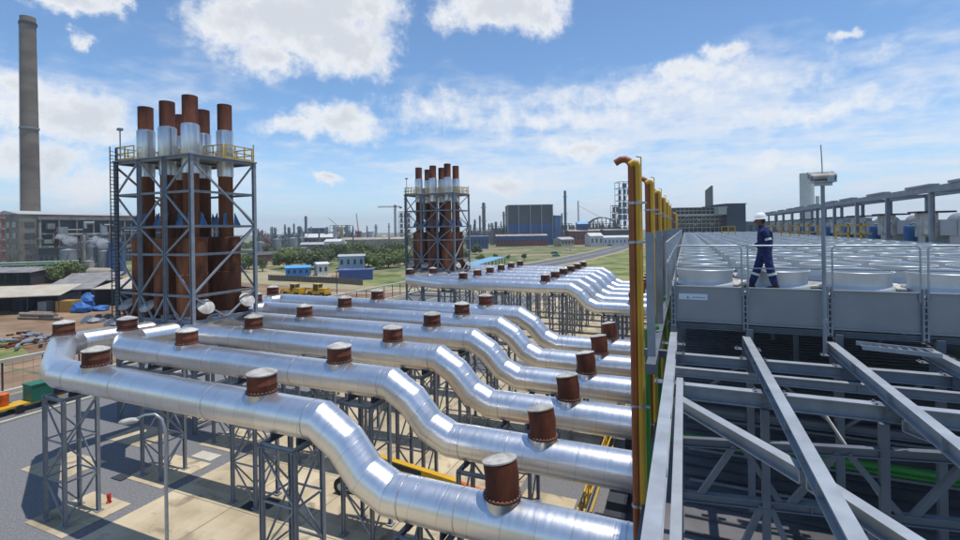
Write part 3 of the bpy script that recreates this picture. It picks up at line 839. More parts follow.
# fans
FW = 0.64
def fan_proto():
    t = thing('fan_cowl', 'x', 'fan cowl', (0, 0, 0), 0, 'round fan cowls on the roof deck')
    b = MB(); b.lathe((0, 0, 0), [(0.67, 0.0), (0.665, 0.05), (0.62, 0.12), (0.615, 0.22), (0.655, 0.37), (0.675, 0.405), (0.665, 0.415), (0.64, 0.40), (0.60, 0.22), (0.60, 0.03)], 36)
    sh = b.build('shroud', M_COWL, t, 25)
    b = MB()
    for j in range(13):
        r = 0.06 + j * 0.048; z = 0.475 - 0.075 * (r / 0.66) ** 2
        b.lathe((0, 0, z), [(r, -0.004), (r + 0.016, -0.004), (r + 0.016, 0.004), (r, 0.004), (r, -0.004)], 28, False)
    for i in range(12):
        t_ = 2 * PI * i / 12; b.beam((0, 0, 0.472), (0.66 * math.cos(t_), 0.66 * math.sin(t_), 0.40), 0.014)
    b.lathe((0, 0, 0), [(0, 0.485), (0.10, 0.485), (0.10, 0.465), (0, 0.465)], 16)
    b.build('wire_guard', M_GUARD, t)
    b = MB()
    for i in range(5):
        t_ = 2 * PI * i / 5
        pr = []
        for s in range(4):
            r = 0.12 + 0.15 * s; w_ = 0.10 + 0.03 * s
            d = Vector((math.cos(t_ + 0.1 * s), math.sin(t_ + 0.1 * s), 0)); n_ = Vector((-d.y, d.x, 0))
            pr += [d * r - n_ * w_ + Vector((0, 0, 0.22)), d * r + n_ * w_ + Vector((0, 0, 0.31))]
        b.add(pr, [(2 * s, 2 * s + 1, 2 * s + 3, 2 * s + 2) for s in range(3)])
    b.lathe((0, 0, 0), [(0, 0.20), (0.13, 0.20), (0.13, 0.36), (0.1, 0.38), (0, 0.38)], 16)
    b.build('fan_rotor', M_GUARD, t)
    return t
fx = [0.43 + 1.545 * i for i in range(8)]
colname = ['against the left rail', 'second from the left rail', 'third from the left rail', 'fourth from the left rail', 'fourth from the cabinets', 'third from the cabinets', 'second from the cabinets', 'beside the cabinets']
rown = ['in the front row at the deck edge', 'in the second row', 'in the third row', 'in the fourth row', 'in the fifth row', 'in the sixth row', 'in the seventh row', 'in the eighth row']
BIGORD = 'ninth tenth eleventh twelfth thirteenth fourteenth fifteenth sixteenth seventeenth eighteenth nineteenth twentieth twenty-first twenty-second twenty-third twenty-fourth twenty-fifth twenty-sixth twenty-seventh twenty-eighth twenty-ninth thirtieth thirty-first thirty-second thirty-third thirty-fourth thirty-fifth thirty-sixth thirty-seventh'.split()
fp = None
for r_ in range(37):
    for i, x in enumerate(fx):
        y = 13.25 + 2.2 * r_
        if r_ < 8: lab = 'round fan cowl %s, %s' % (colname[i], rown[r_])
        else: lab = 'small far fan cowl %s, in the %s row from the front' % (colname[i], BIGORD[r_ - 8])
        if fp is None: fp = fan_proto(); fp.location = (x, y, ZD); fp['label'] = lab
        else: dup(fp, (x, y, ZD), (r_ * 0.7 + i) % 6.28, lab)
# odd boards and cable trays lying between the cowls
M_BOARD = mat('pale_walk_board', (0.48, 0.46, 0.42), 0.7, 0, 0.2, 4.0)
for j, (x, y, l, rz) in enumerate([(1.2, 13.5, 1.1, 1.3), (1.26, 16.5, 1.9, 1.5), (1.2, 21.0, 2.4, 1.6), (2.85, 13.2, 0.9, 0.3), (4.35, 13.6, 1.2, 1.4), (4.3, 16.4, 1.6, 1.5), (2.75, 16.0, 1.8, 1.55)]):
    b = MB(); b.box((0, 0, 0.03), (l, 0.16, 0.04)); b.box((0.0, 0.15, 0.025), (l * 0.8, 0.09, 0.03))
    o = b.build('walk_board', M_BOARD); o.location = (x, y, ZD + 0.01 + 0.0); o.rotation_euler = (0, 0, rz)
    tag(o, ['short pale board lying by the worker\'s feet', 'pale board between second row cowls left of the worker', 'long pale board between cowls behind the left column', 'short slanted board right of the worker at the edge', 'pale board in the gap right of the mast', 'pale board further back right of the mast', 'pale board in the gap behind the worker'][j], 'board', 'pale boards laid between the cowls')

# ------------------------------------------------------------------ guard rails
def hoop(x0, x1, y, z, h=0.93):
    r = 0.09; b = MB()
    arc = lambda cx, cz, a0, a1: [(cx + math.cos(a0 + (a1 - a0) * i / 4) * r, y, cz + math.sin(a0 + (a1 - a0) * i / 4) * r) for i in range(5)]
    pts = [(x0, y, z)] + arc(x0 + r, z + h - r, PI, PI / 2) + arc(x1 - r, z + h - r, PI / 2, 0) + [(x1, y, z)]
    b.tube(pts, 0.018, 10)
    return b
hn = ['left of the worker', 'in front of the worker', 'right of the mast', 'at the right edge of the picture']
for i in range(7):
    x0, x1 = posts[i] + 0.06, posts[i + 1] - 0.06
    t = thing('guard_rail', ('rounded galvanised guard rail ' + hn[i]) if i < 4 else 'galvanised guard rail beyond the right edge', 'railing', ((x0 + x1) / 2, YD, zt), 0, 'rounded guard rails along the deck edge')
    hoop(x0, x1, YD - 0.05, H - 1.55, 1.11).build('hoop', M_GALV, t, 60)
    b = MB(); b.tube([(x0, YD - 0.05, H - 0.93), (x1, YD - 0.05, H - 0.93)], 0.014, 8); b.build('mid_rail', M_GALV, t)
    b = MB()
    for x in (x0, x1): b.box((x, YD - 0.055, H - 1.44), (0.07, 0.03, 0.14))
    b.build('clamp', M_STEEL, t)
t = thing('guard_rail', 'long pale guard rail running back along the left side of the deck', 'railing', (-0.42, 40, ZD))
y = YD - 0.1
while y < 70:
    b = MB(); b.tube([(-0.42, y, ZD - 0.4), (-0.42, y, H - 0.36)], 0.022, 8); b.build('rail_post', M_GALV, t); y += 1.55
b = MB()
for z in (H - 0.36, H - 0.85): b.tube([(-0.42, YD - 0.12, z), (-0.42, 70, z)], 0.022, 8)
b.build('rail_tube', M_GALV, t)

# ------------------------------------------------------------------ steel frame in front of and under the deck
fr = thing('steel_frame', 'blue-grey steel frame of long beams and trusses in front of the fan deck', 'steel frame', (3, 8, RZ))
zf = H - 2.42
M_FR = M_STEELB
def piece(name, p, q, w, h, up=(0, 0, 1), solid=False, dark=False):
    b = MB()
    if not solid and name in ('cross_beam', 'long_beam', 'diagonal_beam', 'truss_chord'):
        b.hbeam(p, q, w, h, 0.018, up); P_, Q_ = Vector(p), Vector(q); e_ = (Q_ - P_).normalized()
        b.beam(P_, P_ + e_ * 0.02, w, h, up); b.beam(Q_ - e_ * 0.02, Q_, w, h, up)
        k = int((Q_ - P_).length / 1.5)
        for i_ in range(1, k): c_ = P_.lerp(Q_, i_ / k); b.beam(c_, c_ + e_ * 0.014, w * 0.96, h * 0.98, up)
    else: b.beam(p, q, w, h, up)
    return b.build(name, M_FR if name in ('long_beam', 'cross_beam', 'diagonal_beam') and not dark else M_SHADE_STEEL, fr)
for i, x in enumerate([-0.28, 1.18, 2.71, 4.25, 5.8, 7.35]):
    piece('long_beam', (x, 2.2 if i else 2.0, zf - 0.09), (x, 11.92, zf - 0.09), 0.145, 0.20)
piece('long_beam', (-0.12, 2.2, zf - 0.62), (-0.12, 8.55, zf - 0.12), 0.10, 0.12)
piece('cross_beam', (-0.19, 2.75, zf - 0.35), (1.6, 2.75, zf - 0.35), 0.16, 0.16)
piece('cross_beam', (-0.4, 10.75, zf - 0.30), (12, 10.75, zf - 0.30), 0.16, 0.20)
piece('cross_beam', (-0.4, 10.2, zf - 0.42), (12, 10.2, zf - 0.42), 0.12, 0.16)
piece('cross_beam', (-0.2, 8.70, zf - 0.32), (12, 8.70, zf - 0.32), 0.17, 0.24)
def diag(p, q, w=0.15, h=0.17): piece('diagonal_beam', p, q, w, h)
diag((-0.15, 8.42, zf - 0.42), (1.16, 6.14, zf - 0.30)); diag((1.20, 6.06, zf - 0.30), (3.0, 2.9, zf - 0.34))
diag((1.30, 3.4, zf - 1.4), (2.1, 5.2, zf - 0.95), 0.09, 0.10)
diag((2.8, 8.5, zf - 0.40), (5.8, 3.5, zf - 0.40))
diag((4.3, 11.0, zf - 0.36), (7.4, 6.1, zf - 0.40))
b = MB(); b.beam((2.05, 9.4, H - 3.1), (2.75, 8.9, H - 4.3), 0.035, 0.035); b.build('tie_rod', M_LID, fr)
# bolted gusset plates where beams cross
for x in (-0.28, 1.18, 2.71, 4.25, 5.8):
    for y, zz_ in ((10.75, zf - 0.2), (8.70, zf - 0.2), (11.6, zf - 0.2)):
        b = MB()
        for s in (-1, 1):
            b.box((x + s * 0.16, y, zf - 0.205), (0.16, 0.22, 0.014))
            for q in (-0.07, 0.07): b.lathe((x + s * 0.20, y + q, zf - 0.20), [(0, 0.028), (0.017, 0.028), (0.017, 0)], 6, False)
        b.box((x, y - 0.13, zf - 0.30), (0.24, 0.014, 0.22))
        for q in (-0.08, 0.08):
            for w_ in (-0.36, -0.25): b.lathe((x + q, y - 0.137, zf + w_), [(0, 0.022), (0.016, 0.022), (0.016, 0)], 6, False, axis=(0, -1, 0))
        b.build('gusset_plate', M_SHADE_STEEL, fr)
# near truss plane at y = 8.6 with lower chords
def trussplane(y, xs, z1, z2, xr, dark=False):
    for (za, zc) in (z1, z2):
        piece('truss_chord', (-0.15, y, za), (xr, y, zc), 0.12, 0.14)
    for j, x in enumerate(xs):
        piece('truss_post', (x, y, RZ + 0.1), (x, y, zf - 0.43), 0.11, 0.11, (1, 0, 0))
    for j in range(len(xs) - 1):
        xa, xb = xs[j], xs[j + 1]; xm = (xa + xb) / 2
        f = lambda x, zz: zz[0] + (zz[1] - zz[0]) * (x + 0.15) / (xr + 0.15)
        p = (xa + 0.08, y + 0.03, f(xa, z1) - 0.1); q = (xm, y + 0.03, zf - 0.45)
        for s in (-1, 1):
            xf = xm + s * (xb - xa) * 0.46
            piece('truss_brace', (xm + s * 0.06 + 0.25, y, f(xm + 0.25, z1) - 0.03), (xf + 0.25, y, f(xf + 0.25, z2) + 0.03), 0.085, 0.085, solid=True)
            piece('truss_brace', (xb + s * 0.06, y, f(xb, z2) - 0.03), (xb + s * 0.75, y, RZ + 0.15), 0.085, 0.085, solid=True)
trussplane(8.55, [-0.15, 1.09, 2.56, 4.0], (H - 3.53, H - 3.02), (H - 4.42, H - 3.95), 5.3)
# rear plane under the deck edge
yb = 11.9
for x in (-0.28, 1.25, 2.85, 4.45, 6.0, 8.9, 12.0): piece('truss_post', (x, yb, RZ + 0.1), (x, yb, H - 2.25), 0.13, 0.13, (1, 0, 0))
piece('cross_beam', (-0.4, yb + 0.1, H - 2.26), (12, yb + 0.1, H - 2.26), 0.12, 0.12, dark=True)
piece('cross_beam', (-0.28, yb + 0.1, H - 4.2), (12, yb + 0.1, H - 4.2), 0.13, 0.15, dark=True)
for a, c in ((-0.28, 1.25), (2.85, 1.25), (2.85, 4.45), (6.0, 4.45)):
    piece('truss_brace', (a, yb, H - 4.2), (c, yb, H - 2.9), 0.055, 0.055, solid=True)
# further bays of legs under the deck
for y in (18, 24, 30):
    for x in (-0.28, 4.25, 8.9, 12.0): piece('truss_post', (x, y, RZ + 0.1), (x, y, H - 1.6), 0.16, 0.16, (1, 0, 0))
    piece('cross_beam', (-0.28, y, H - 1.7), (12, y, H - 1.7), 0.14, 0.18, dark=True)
# left edge columns of the deck standing proud as a fence of channels
b = None
for j, y in enumerate([9.6, 12.9, 17.0, 21.5, 26.5, 31.5, 36.5, 41.5, 47, 53, 60]):
    b = MB(); b.beam((-0.62, y, H - 2.5), (-0.62, y, H - 0.10), 0.10, 0.145, (1, 0, 0))
    b.build('edge_column', M_STEEL, fr)
piece('edge_runner', (-0.60, 9.0, H - 2.52), (-0.60, 60, H - 2.52), 0.16, 0.18)
piece('edge_bracket', (-0.8, 10.2, H - 2.52), (-0.2, 10.2, H - 2.52), 0.12, 0.14)

def gpipe(pts, r, label):
    b = MB(); b.tube(pts, r, 16); t = tag(b.build('coolant_pipe', M_GRND if 'dark' in label else M_GRNP), label, 'pipe')
gpipe([(-0.6, 13.3, H - 5.35), (3.5, 13.15, H - 5.35), (14, 12.9, H - 5.35)], 0.085, 'bright green pipe crossing low under the steel frame above the roof')
gpipe([(-0.6, 13.6, H - 5.62), (3.2, 13.5, H - 5.62), (14, 13.3, H - 5.62)], 0.05, 'thinner green pipe running beside the bright one above the roof')
for y, zz_, r in ((15.2, H - 2.9, .06), (16.4, H - 3.1, .05)):
    b = MB(); b.tube([(-0.2, y, zz_), (12, y, zz_)], r, 10)
    tag(b.build('conduit', M_GALV), 'thin grey conduit under the deck, %s' % ('front one' if y < 16 else 'rear one'), 'conduit')
b = MB()
for s in (-0.18, 0.18): b.beam((3.0, 11.2 + s, H - 2.30), (4.15, 11.2 + s, H - 2.36), 0.03, 0.08)
for i in range(8): b.beam((3.08 + i * 0.14, 11.02, H - 2.33), (3.08 + i * 0.14, 11.38, H - 2.34), 0.03, 0.02)
tag(b.build('cable_tray', M_GALV), 'short ladder cable tray lying on the cross beam right of the mast', 'cable tray')

# ------------------------------------------------------------------ mast with floodlight
mx, my = 2.575, 11.72
t = thing('floodlight_mast', 'slim grey mast carrying a twin floodlight and whip aerial in front of the deck', 'mast', (mx, my, H - 2.4))
b = MB(); b.tube([(mx, my, H - 2.65), (mx, my, H + 0.84)], 0.037, 14); b.lathe((mx, my, H - 2.0), [(0.038, 0), (0.05, 0), (0.05, .08), (0.038, .08)], 14); b.build('pole', M_STEEL, t)
b = MB(); b.tube([(mx, my, H + 0.78), (mx - 0.005, my, H + 1.2), (mx - 0.02, my, H + 1.62)], 0.010, 6); b.build('aerial', M_STEEL, t)
b = MB(); b.box((mx, my, H + 0.87), (0.42, 0.3, 0.035)); b.box((mx + 0.1, my - 0.16, H + 0.90), (0.12, 0.05, 0.10)); b.box((mx, my - 0.05, H + 0.82), (0.3, 0.05, 0.07)); b.build('cross_bracket', M_GALV, t)
for s, y_ in ((-1, my - 0.10), (1, my + 0.10)):
    b = MB(); b.tube([(mx - 0.21, y_, H + 0.99 + 0.03 * s), (mx + 0.18, y_, H + 0.99 + 0.03 * s)], 0.066, 16)
    hd = b.build('lamp_head', M_LID, t)
    for xx in (-0.215, 0.185): b = MB(); b.tube([(mx + xx - 0.02, y_, H + 0.99 + 0.03 * s), (mx + xx + 0.02, y_, H + 0.99 + 0.03 * s)], 0.072, 16); b.build('end_cap', M_STEEL, hd)
    b = MB(); b.box((mx - 0.01, y_, H + 0.915 + 0.03 * s), (0.33, 0.11, 0.02)); b.build('lens', M_GLASS, hd)

# ------------------------------------------------------------------ pipe rack and cabinets along the right side
rk = thing('pipe_rack', 'long grey gantry of posts and stepped beams along the right side of the deck', 'gantry', (12.2, 50, ZD))
y = 14.8; n = 0
ys = [14.8 + 6 * i for i in range(14)]
for y in ys:
    b = MB(); b.hbeam((12.0, y, ZD - 0.4), (12.0, y, H + 1.62), 0.20, 0.22, 0.02, (1, 0, 0)); b.build('rack_post', M_STEEL, rk)
    b = MB(); b.hbeam((14.0, y, ZD - 0.4), (14.0, y, H + 1.62), 0.20, 0.22, 0.02, (1, 0, 0)); b.build('rack_post', M_STEEL, rk)
    b = MB(); b.hbeam((12.1, y, H + 1.70), (13.9, y, H + 1.70), 0.14, 0.20, 0.02); b.build('rack_crosspiece', M_STEEL, rk)
b = MB(); b.beam((12.0, 13.5, H + 1.78), (12.0, 94, H + 1.78), 0.22, 0.32); b.beam((14.0, 13.5, H + 1.72), (14.0, 94, H + 1.72), 0.22, 0.20); b.build('rack_beam', M_STEEL, rk)
b = MB()
for i, y in enumerate(ys): b.box((12.0, y + 1.2 + (i % 3) * 0.5, H + 2.0), (0.42, 3.1, 0.12)); 
b.build('tray_cover', M_STEEL, rk)
M_CAB = mat('pale_grey_cabinet', (0.40, 0.41, 0.42), 0.5, 0.1, 0.06, 1.2)
cab0 = tank0 = None
ZCB = H - 1.93
for i in range(10):
    y = 36.1 + 6.0 * i
    lab = 'pale grey coolant cabinet with dark cap, %s' % (['cut by the right edge of the picture', 'second from the right edge', 'third from the right edge', 'fourth from the right edge', 'fifth from the right edge', 'sixth from the right edge'][i] if i < 6 else 'small in the far part of the row')
    lt = 'blue round tank %s' % (['right behind the nearest cabinet', 'beside the second cabinet from the right edge', 'beside the third cabinet from the right edge', 'beside the fourth cabinet from the right edge', 'beside the fifth cabinet from the right edge'][i] if i < 5 else 'small in the far part of the cabinet row')
    if cab0 is None:
        cab0 = thing('coolant_cabinet', lab, 'cabinet', (0, 0, 0), 0, 'grey cabinets along the gantry')
        b = MB(); b.box((1.95, 0.1, 0.60), (2.1, 2.0, 1.2)); b.build('lower_body', M_CAB, cab0)
        b = MB(); b.box((1.82, 0.1, 1.66), (2.7, 2.2, 0.90)); b.build('upper_body', M_CAB, cab0)
        b = MB(); b.box((0.10, -0.3, 1.82), (0.72, 1.0, 1.36)); ct = b.build('control_box', M_LID, cab0)
        b = MB(); b.box((0.35, -0.25, 2.56), (1.75, 1.3, 0.10)); b.build('dark_cap', M_DARK, cab0)
        b = MB(); b.box((0.02, -0.815, 1.75), (0.46, 0.02, 0.9)); dr = b.build('door', mat('cabinet_door', (0.50, 0.49, 0.46), 0.5), ct)
        b = MB(); b.box((0.16, -0.84, 1.95), (0.05, 0.03, 0.18)); b.build('handle', M_DARK, dr)
        b = MB(); b.tube([(2.1, -0.95, 1.95), (2.1, 1.15, 1.95)], 0.55, 26); b.build('dark_drum', M_STEEL, cab0)
        b = MB(); b.box((0.75, -0.3, 0.55), (0.3, 0.5, 0.4)); b.build('motor', M_DARK, cab0)
        b = MB(); b.tube([(0.45, 0.6, 0.2), (0.45, 0.6, 1.3), (0.9, 0.6, 1.5)], 0.08, 10); b.build('pipe_stub', M_STEEL, cab0)
        for q in range(3):
            b = MB(); b.box((1.2 + q * 0.7, -1.012, 1.66), (0.03, 0.02, 0.86)); b.build('seam', M_STEEL, cab0)
        tank0 = thing('expansion_tank', lt, 'tank', (0, 0, 0), 0, 'blue tanks between the cabinets')
        b = MB(); b.lathe((0, 0, 0), [(0, 0.1), (0.30, 0.1), (0.34, 0.2), (0.34, 1.65), (0.30, 1.76), (0, 1.80)], 24); b.build('shell', mat('dull_blue_paint', (0.04, 0.115, 0.25), 0.55), tank0)
        b = MB(); b.tube([(0, 0, 1.6), (0, 0, 1.9), (0.3, 0, 1.95)], 0.05, 10); b.build('pipe_stub', M_STEEL, tank0)
        for k in range(3):
            b = MB(); b.box((0.24 * math.cos(k * 2.1), 0.24 * math.sin(k * 2.1), 0.06), (0.08, 0.08, 0.14)); b.build('foot', M_STEEL, tank0)
        cab0.location = (12.75, y, ZCB); tank0.location = (12.62, y + 1.15, ZCB)
    else:
        dup(cab0, (12.75, y, ZCB), None, lab)
        dup(tank0, (12.62, y + 1.15, ZCB), None, lt)
# bare plinth the gantry stands on
b = MB(); b.box((14.9, 58, ZCB - 0.1), (5.2, 92, 0.2)); tag(b.build('plinth', M_CONCW), 'pale plinth under the cabinets along the gantry', 'plinth')
# yellow barriers far down the deck
for (xa, xb, y, l) in ((6.6, 10.8, 51, 'yellow barrier across the deck right behind the worker'), (3.9, 5.4, 63, 'short yellow barrier far down the deck left of the worker\'s helmet'), (9.5, 11.5, 40, 'yellow barrier by the gantry posts right of the mast')):
    t = thing('barrier', l, 'barrier', ((xa + xb) / 2, y, ZD), 0, 'yellow barriers on the deck')
    for i in range(int((xb - xa) / 0.7) + 1):
        b = MB(); b.beam((xa + i * 0.7, y, ZD + 0.1), (xa + i * 0.7, y, ZD + 1.45), 0.09); b.build('barrier_post', M_YEL, t)
    b = MB()
    for h in (0.8, 1.4): b.beam((xa, y, ZD + h), (xb, y, ZD + h), 0.09)
    b.build('barrier_rail', M_YEL, t)

# ------------------------------------------------------------------ the worker
def skin(name, verts, edges, m, parent, sub=2, root=0):
    me = bpy.data.meshes.new(name); me.from_pydata([v[0] for v in verts], edges, []); o = bpy.data.objects.new(name, me); COL.objects.link(o)
    sk = o.modifiers.new('Skin', 'SKIN'); sk.use_smooth_shade = True
    for i, v in enumerate(verts):
        r = v[1]; me.skin_vertices[0].data[i].radius = r if isinstance(r, tuple) else (r, r)
    me.skin_vertices[0].data[root].use_root = True
    ss = o.modifiers.new('Sub', 'SUBSURF'); ss.levels = sub; ss.render_levels = sub
    me.materials.append(m)
    if parent: o.parent = parent
    return o
M_NAVY = mat('navy_overall', (0.012, 0.020, 0.085), 0.85, 0, 0.25, 5.0, 1.0, 9, col2=(0.022, 0.036, 0.13))
M_SKIN = mat('skin', (0.20, 0.095, 0.055), 0.6, 0, 0.1, 8.0)
M_HELM = mat('white_helmet', (0.80, 0.80, 0.80), 0.3, 0, 0.03)
M_REFL = mat('reflective_tape', (0.62, 0.64, 0.62), 0.5, 0, 0.05)
M_BOOT = mat('black_boots', (0.02, 0.02, 0.02), 0.5)
man = thing('person', 'worker in navy overalls with reflective bands and white helmet walking left along the deck', 'person', (0, 0, 0))
# local axes: walks towards -x; the body is one skinned surface
V = [((0.00, 0, 0.90), (0.145, 0.175)),   # 0 pelvis
     ((0.02, 0, 1.05), (0.145, 0.165)),   # 1 waist
     ((0.01, 0, 1.22), (0.155, 0.185)),  # 2 chest
     ((-0.01, 0, 1.355), (0.125, 0.175)),   # 3 shoulders line
     ((-0.055, 0, 1.455), 0.055),         # 4 neck
     # left leg (forward, +y side away) hip knee ankle
     ((-0.03, 0.09, 0.84), 0.105), ((-0.13, 0.10, 0.48), 0.092), ((-0.26, 0.10, 0.10), 0.078),
     # right leg (near side, trailing)
     ((0.03, -0.09, 0.84), 0.105), ((0.09, -0.10, 0.48), 0.092), ((0.19, -0.10, 0.10), 0.078),
     # near arm
     ((0.0, -0.19, 1.345), 0.068), ((0.07, -0.23, 1.08), 0.055), ((-0.13, -0.21, 0.985), 0.044), ((-0.19, -0.19, 0.985), 0.036),
     # far arm
     ((-0.02, 0.19, 1.345), 0.068), ((0.02, 0.24, 1.09), 0.055), ((-0.18, 0.18, 1.00), 0.044), ((-0.24, 0.15, 1.00), 0.036)]
Eg = [(0, 1), (1, 2), (2, 3), (3, 4), (0, 5), (5, 6), (6, 7), (0, 8), (8, 9), (9, 10), (3, 11), (11, 12), (12, 13), (13, 14), (3, 15), (15, 16), (16, 17), (17, 18)]
skin('body', V, Eg, M_NAVY, man)
# head
b = MB(); b.blob((-0.085, 0, 1.565), (0.095, 0.075, 0.12), 20, 0); hd = b.build('head', M_SKIN, man)
b = MB(); b.lathe((-0.06, 0, 1.44), [(0.055, -0.03), (0.052, 0.06), (0.0, 0.09)], 16); b.build('neck', M_SKIN, man)
b = MB(); b.blob((-0.183, 0, 1.555), (0.022, 0.014, 0.022), 8, 0); b.blob((-0.168, 0, 1.515), (0.016, 0.028, 0.009), 8, 0)
for s in (-1, 1): b.blob((-0.07, s * 0.078, 1.56), (0.022, 0.012, 0.034), 8, 0)
b.build('face_features', mat('skin_dark', (0.17, 0.075, 0.045), 0.6), man)
for s in (-1, 1):
    b = MB(); b.blob((-0.170, s * 0.032, 1.582), (0.010, 0.014, 0.008), 8, 0); b.build('eye', M_BOOT, man)
b = MB(); b.blob((-0.055, 0, 1.575), (0.088, 0.080, 0.10), 16, 0); b.build('hair', M_BOOT, man)
b = MB(); pr = [(0.150, 0.0), (0.148, 0.012), (0.128, 0.02), (0.124, 0.06), (0.105, 0.115), (0.06, 0.148), (0, 0.158)]
b.lathe((0, 0, 0), pr, 28)
for i, v in enumerate(b.v): b.v[i] = (v[0] * (1.15 if v[0] < 0 and v[2] < 0.02 else 1.0) - 0.078, v[1] * 0.86, v[2] + 1.60 + 0.06 * v[0])
hl = b.build('helmet', M_HELM, man)
b = MB(); b.beam((-0.18, 0, 1.69), (0.03, 0, 1.70), 0.02, 0.16 * 0.2); b.build('helmet_ridge', M_HELM, hl)
# boots
for s, x in ((0.10, -0.26), (-0.10, 0.19)):
    b = MB(); b.blob((x - 0.055, s, 0.052), (0.145, 0.052, 0.05), 14, 0); b.blob((x + 0.01, s, 0.09), (0.065, 0.05, 0.07), 12, 0); b.build('boot', M_BOOT, man)
# reflective bands
def band(c, r, ax, w=0.055):
    b = MB(); b.lathe(c, [(r - 0.006, -w / 2), (r, -w / 2), (r, w / 2), (r - 0.006, w / 2)], 20, axis=ax); b.build('reflective_band', M_REFL, man)
band((-0.175, 0.10, 0.35), 0.10, (-0.13, 0, -0.38)); band((0.125, -0.10, 0.37), 0.10, (0.1, 0, -0.38))
band((0.045, -0.225, 1.15), 0.066, (0.07, -0.04, -0.27), 0.05); band((0.008, 0.232, 1.16), 0.066, (0.04, 0.05, -0.26), 0.05)
# gloved hands: palm, four fingers and a thumb each, closed on a folded sheet
M_GLOVE = mat('pale_glove', (0.62, 0.60, 0.55), 0.8)
for s, (hx, hy, hz) in ((-1, (-0.205, -0.185, 0.985)), (1, (-0.255, 0.145, 1.0))):
    vs = [((hx + 0.02, hy, hz), 0.024), ((hx - 0.03, hy, hz), (0.036, 0.022)), ((hx - 0.065, hy, hz), (0.034, 0.02))]
    ed = [(0, 1), (1, 2)]
    for f, (dz, l) in enumerate(((0.027, 0.058), (0.010, 0.066), (-0.008, 0.061), (-0.025, 0.048))):
        k = len(vs); vs += [((hx - 0.078, hy, hz + dz), 0.0095), ((hx - 0.078 - l * 0.55, hy - s * 0.008, hz + dz), 0.009), ((hx - 0.078 - l * 0.75, hy - s * 0.035, hz + dz), 0.008)]
        ed += [(2, k), (k, k + 1), (k + 1, k + 2)]
    k = len(vs); vs += [((hx - 0.03, hy - s * 0.012, hz + 0.042), 0.011), ((hx - 0.06, hy - s * 0.03, hz + 0.055), 0.010)]; ed += [(1, k), (k, k + 1)]
    skin('hand', vs, ed, M_GLOVE, man, 1)
b = MB(); b.box((1.72 - 0.315, 12.55 - 0.02, ZD + 1.005), (0.07, 0.24, 0.012), 0.1); b.box((1.72 - 0.30, 12.55 - 0.02, ZD + 1.02), (0.09, 0.20, 0.008), 0.2)
tag(b.build('folded_paper', M_HELM), 'folded white paper held in the worker\'s hands', 'paper')
# collar
b = MB(); b.lathe((-0.05, 0, 1.43), [(0.075, -0.02), (0.068, 0.03), (0.060, 0.03)], 18); b.build('collar', M_NAVY, man)
man.location = (1.64, 12.55, ZD)
# ------------------------------------------------------------------ small things in the yard
t = thing('street_lamp', 'slim grey street lamp with a white head in front of the nearest duct', 'street lamp', (-18.1, 11.9, 0))
lx, ly = -18.1, 11.9; rr = Vector((CS, SN, 0))
b = MB(); P = Vector((lx, ly, 0))
b.tube([P, P + Vector((0, 0, 7.9)), P + Vector((0, 0, 8.35)) - rr * 0.12, P + Vector((0, 0, 8.55)) - rr * 0.38, P + Vector((0, 0, 8.52)) - rr * 0.75, P + Vector((0, 0, 8.40)) - rr * 1.05], [0.075, 0.055, 0.045, 0.04, 0.04, 0.035], 12)
b.build('pole', M_GALV, t)
b = MB(); b.blob((0, 0, 0), (0.40, 0.16, 0.11), 16, 0)
a_ = TH
b.v = [tuple(P + Vector((0, 0, 8.30)) - rr * 1.35 + Vector((v[0] * CS - v[1] * SN, v[0] * SN + v[1] * CS, v[2] + 0.10 * v[0]))) for v in b.v]
b.build('lamp_head', M_LID, t)
x, y = W(105, 27.4)
t = thing('hydrant', 'small red fire hydrant on the pad by the left support', 'hydrant', (x, y, 0.05))
b = MB(); b.lathe((x, y, 0.05), [(0, 0), (0.14, 0), (0.14, 0.05), (0.09, 0.08), (0.09, 0.38), (0.11, 0.40), (0.09, 0.50), (0, 0.55)], 14); b.tube([(x - 0.17, y, 0.33), (x + 0.17, y, 0.33)], 0.05, 10)
b.build('hydrant_body', mat('signal_red_paint', (0.55, 0.03, 0.015), 0.4), t)
b = MB(); x, y = W(203, 33.0); b.box((x, y, 0.03), (1.9, 0.9, 0.05)); tag(b.build('access_cover', M_KERB), 'pale rectangular cover slab lying in the gravel', 'cover slab')
b = MB(); x, y = W(118, 30.3); b.box((x, y, 0.04), (1.0, 0.7, 0.05)); tag(b.build('access_cover', M_DARK), 'dark cover slab in the shade by the left supports', 'cover slab')
def drum(px, py, lab, m, s=0.3, h=0.9):
    D = H * 480 / (py - (HY - 0.015 * (px - 480))); x, y = W(px, D)
    b = MB(); b.lathe((x, y, 0.02), [(0, 0), (s, 0), (s, h), (s * 0.93, h + 0.02), (0, h)], 16); tag(b.build('drum', m), lab, 'drum')
for (px, D, w_, l_, lab) in ((262, 27.2, 1.3, 0.9, 'dark drain grate in the concrete behind the nearest duct, right one'), (247, 26.9, 0.9, 0.7, 'dark drain grate in the concrete behind the nearest duct, left one')):
    x, y = W(px, D); b = MB(); b.box((x, y, 0.024), (w_, l_, 0.02))
    for i in range(8): b.box((x - w_ * 0.45 + i * w_ * 0.128, y, 0.04), (0.03, l_ * 0.92, 0.02))
    tag(b.build('drain_grate', M_DARK), lab, 'drain grate')
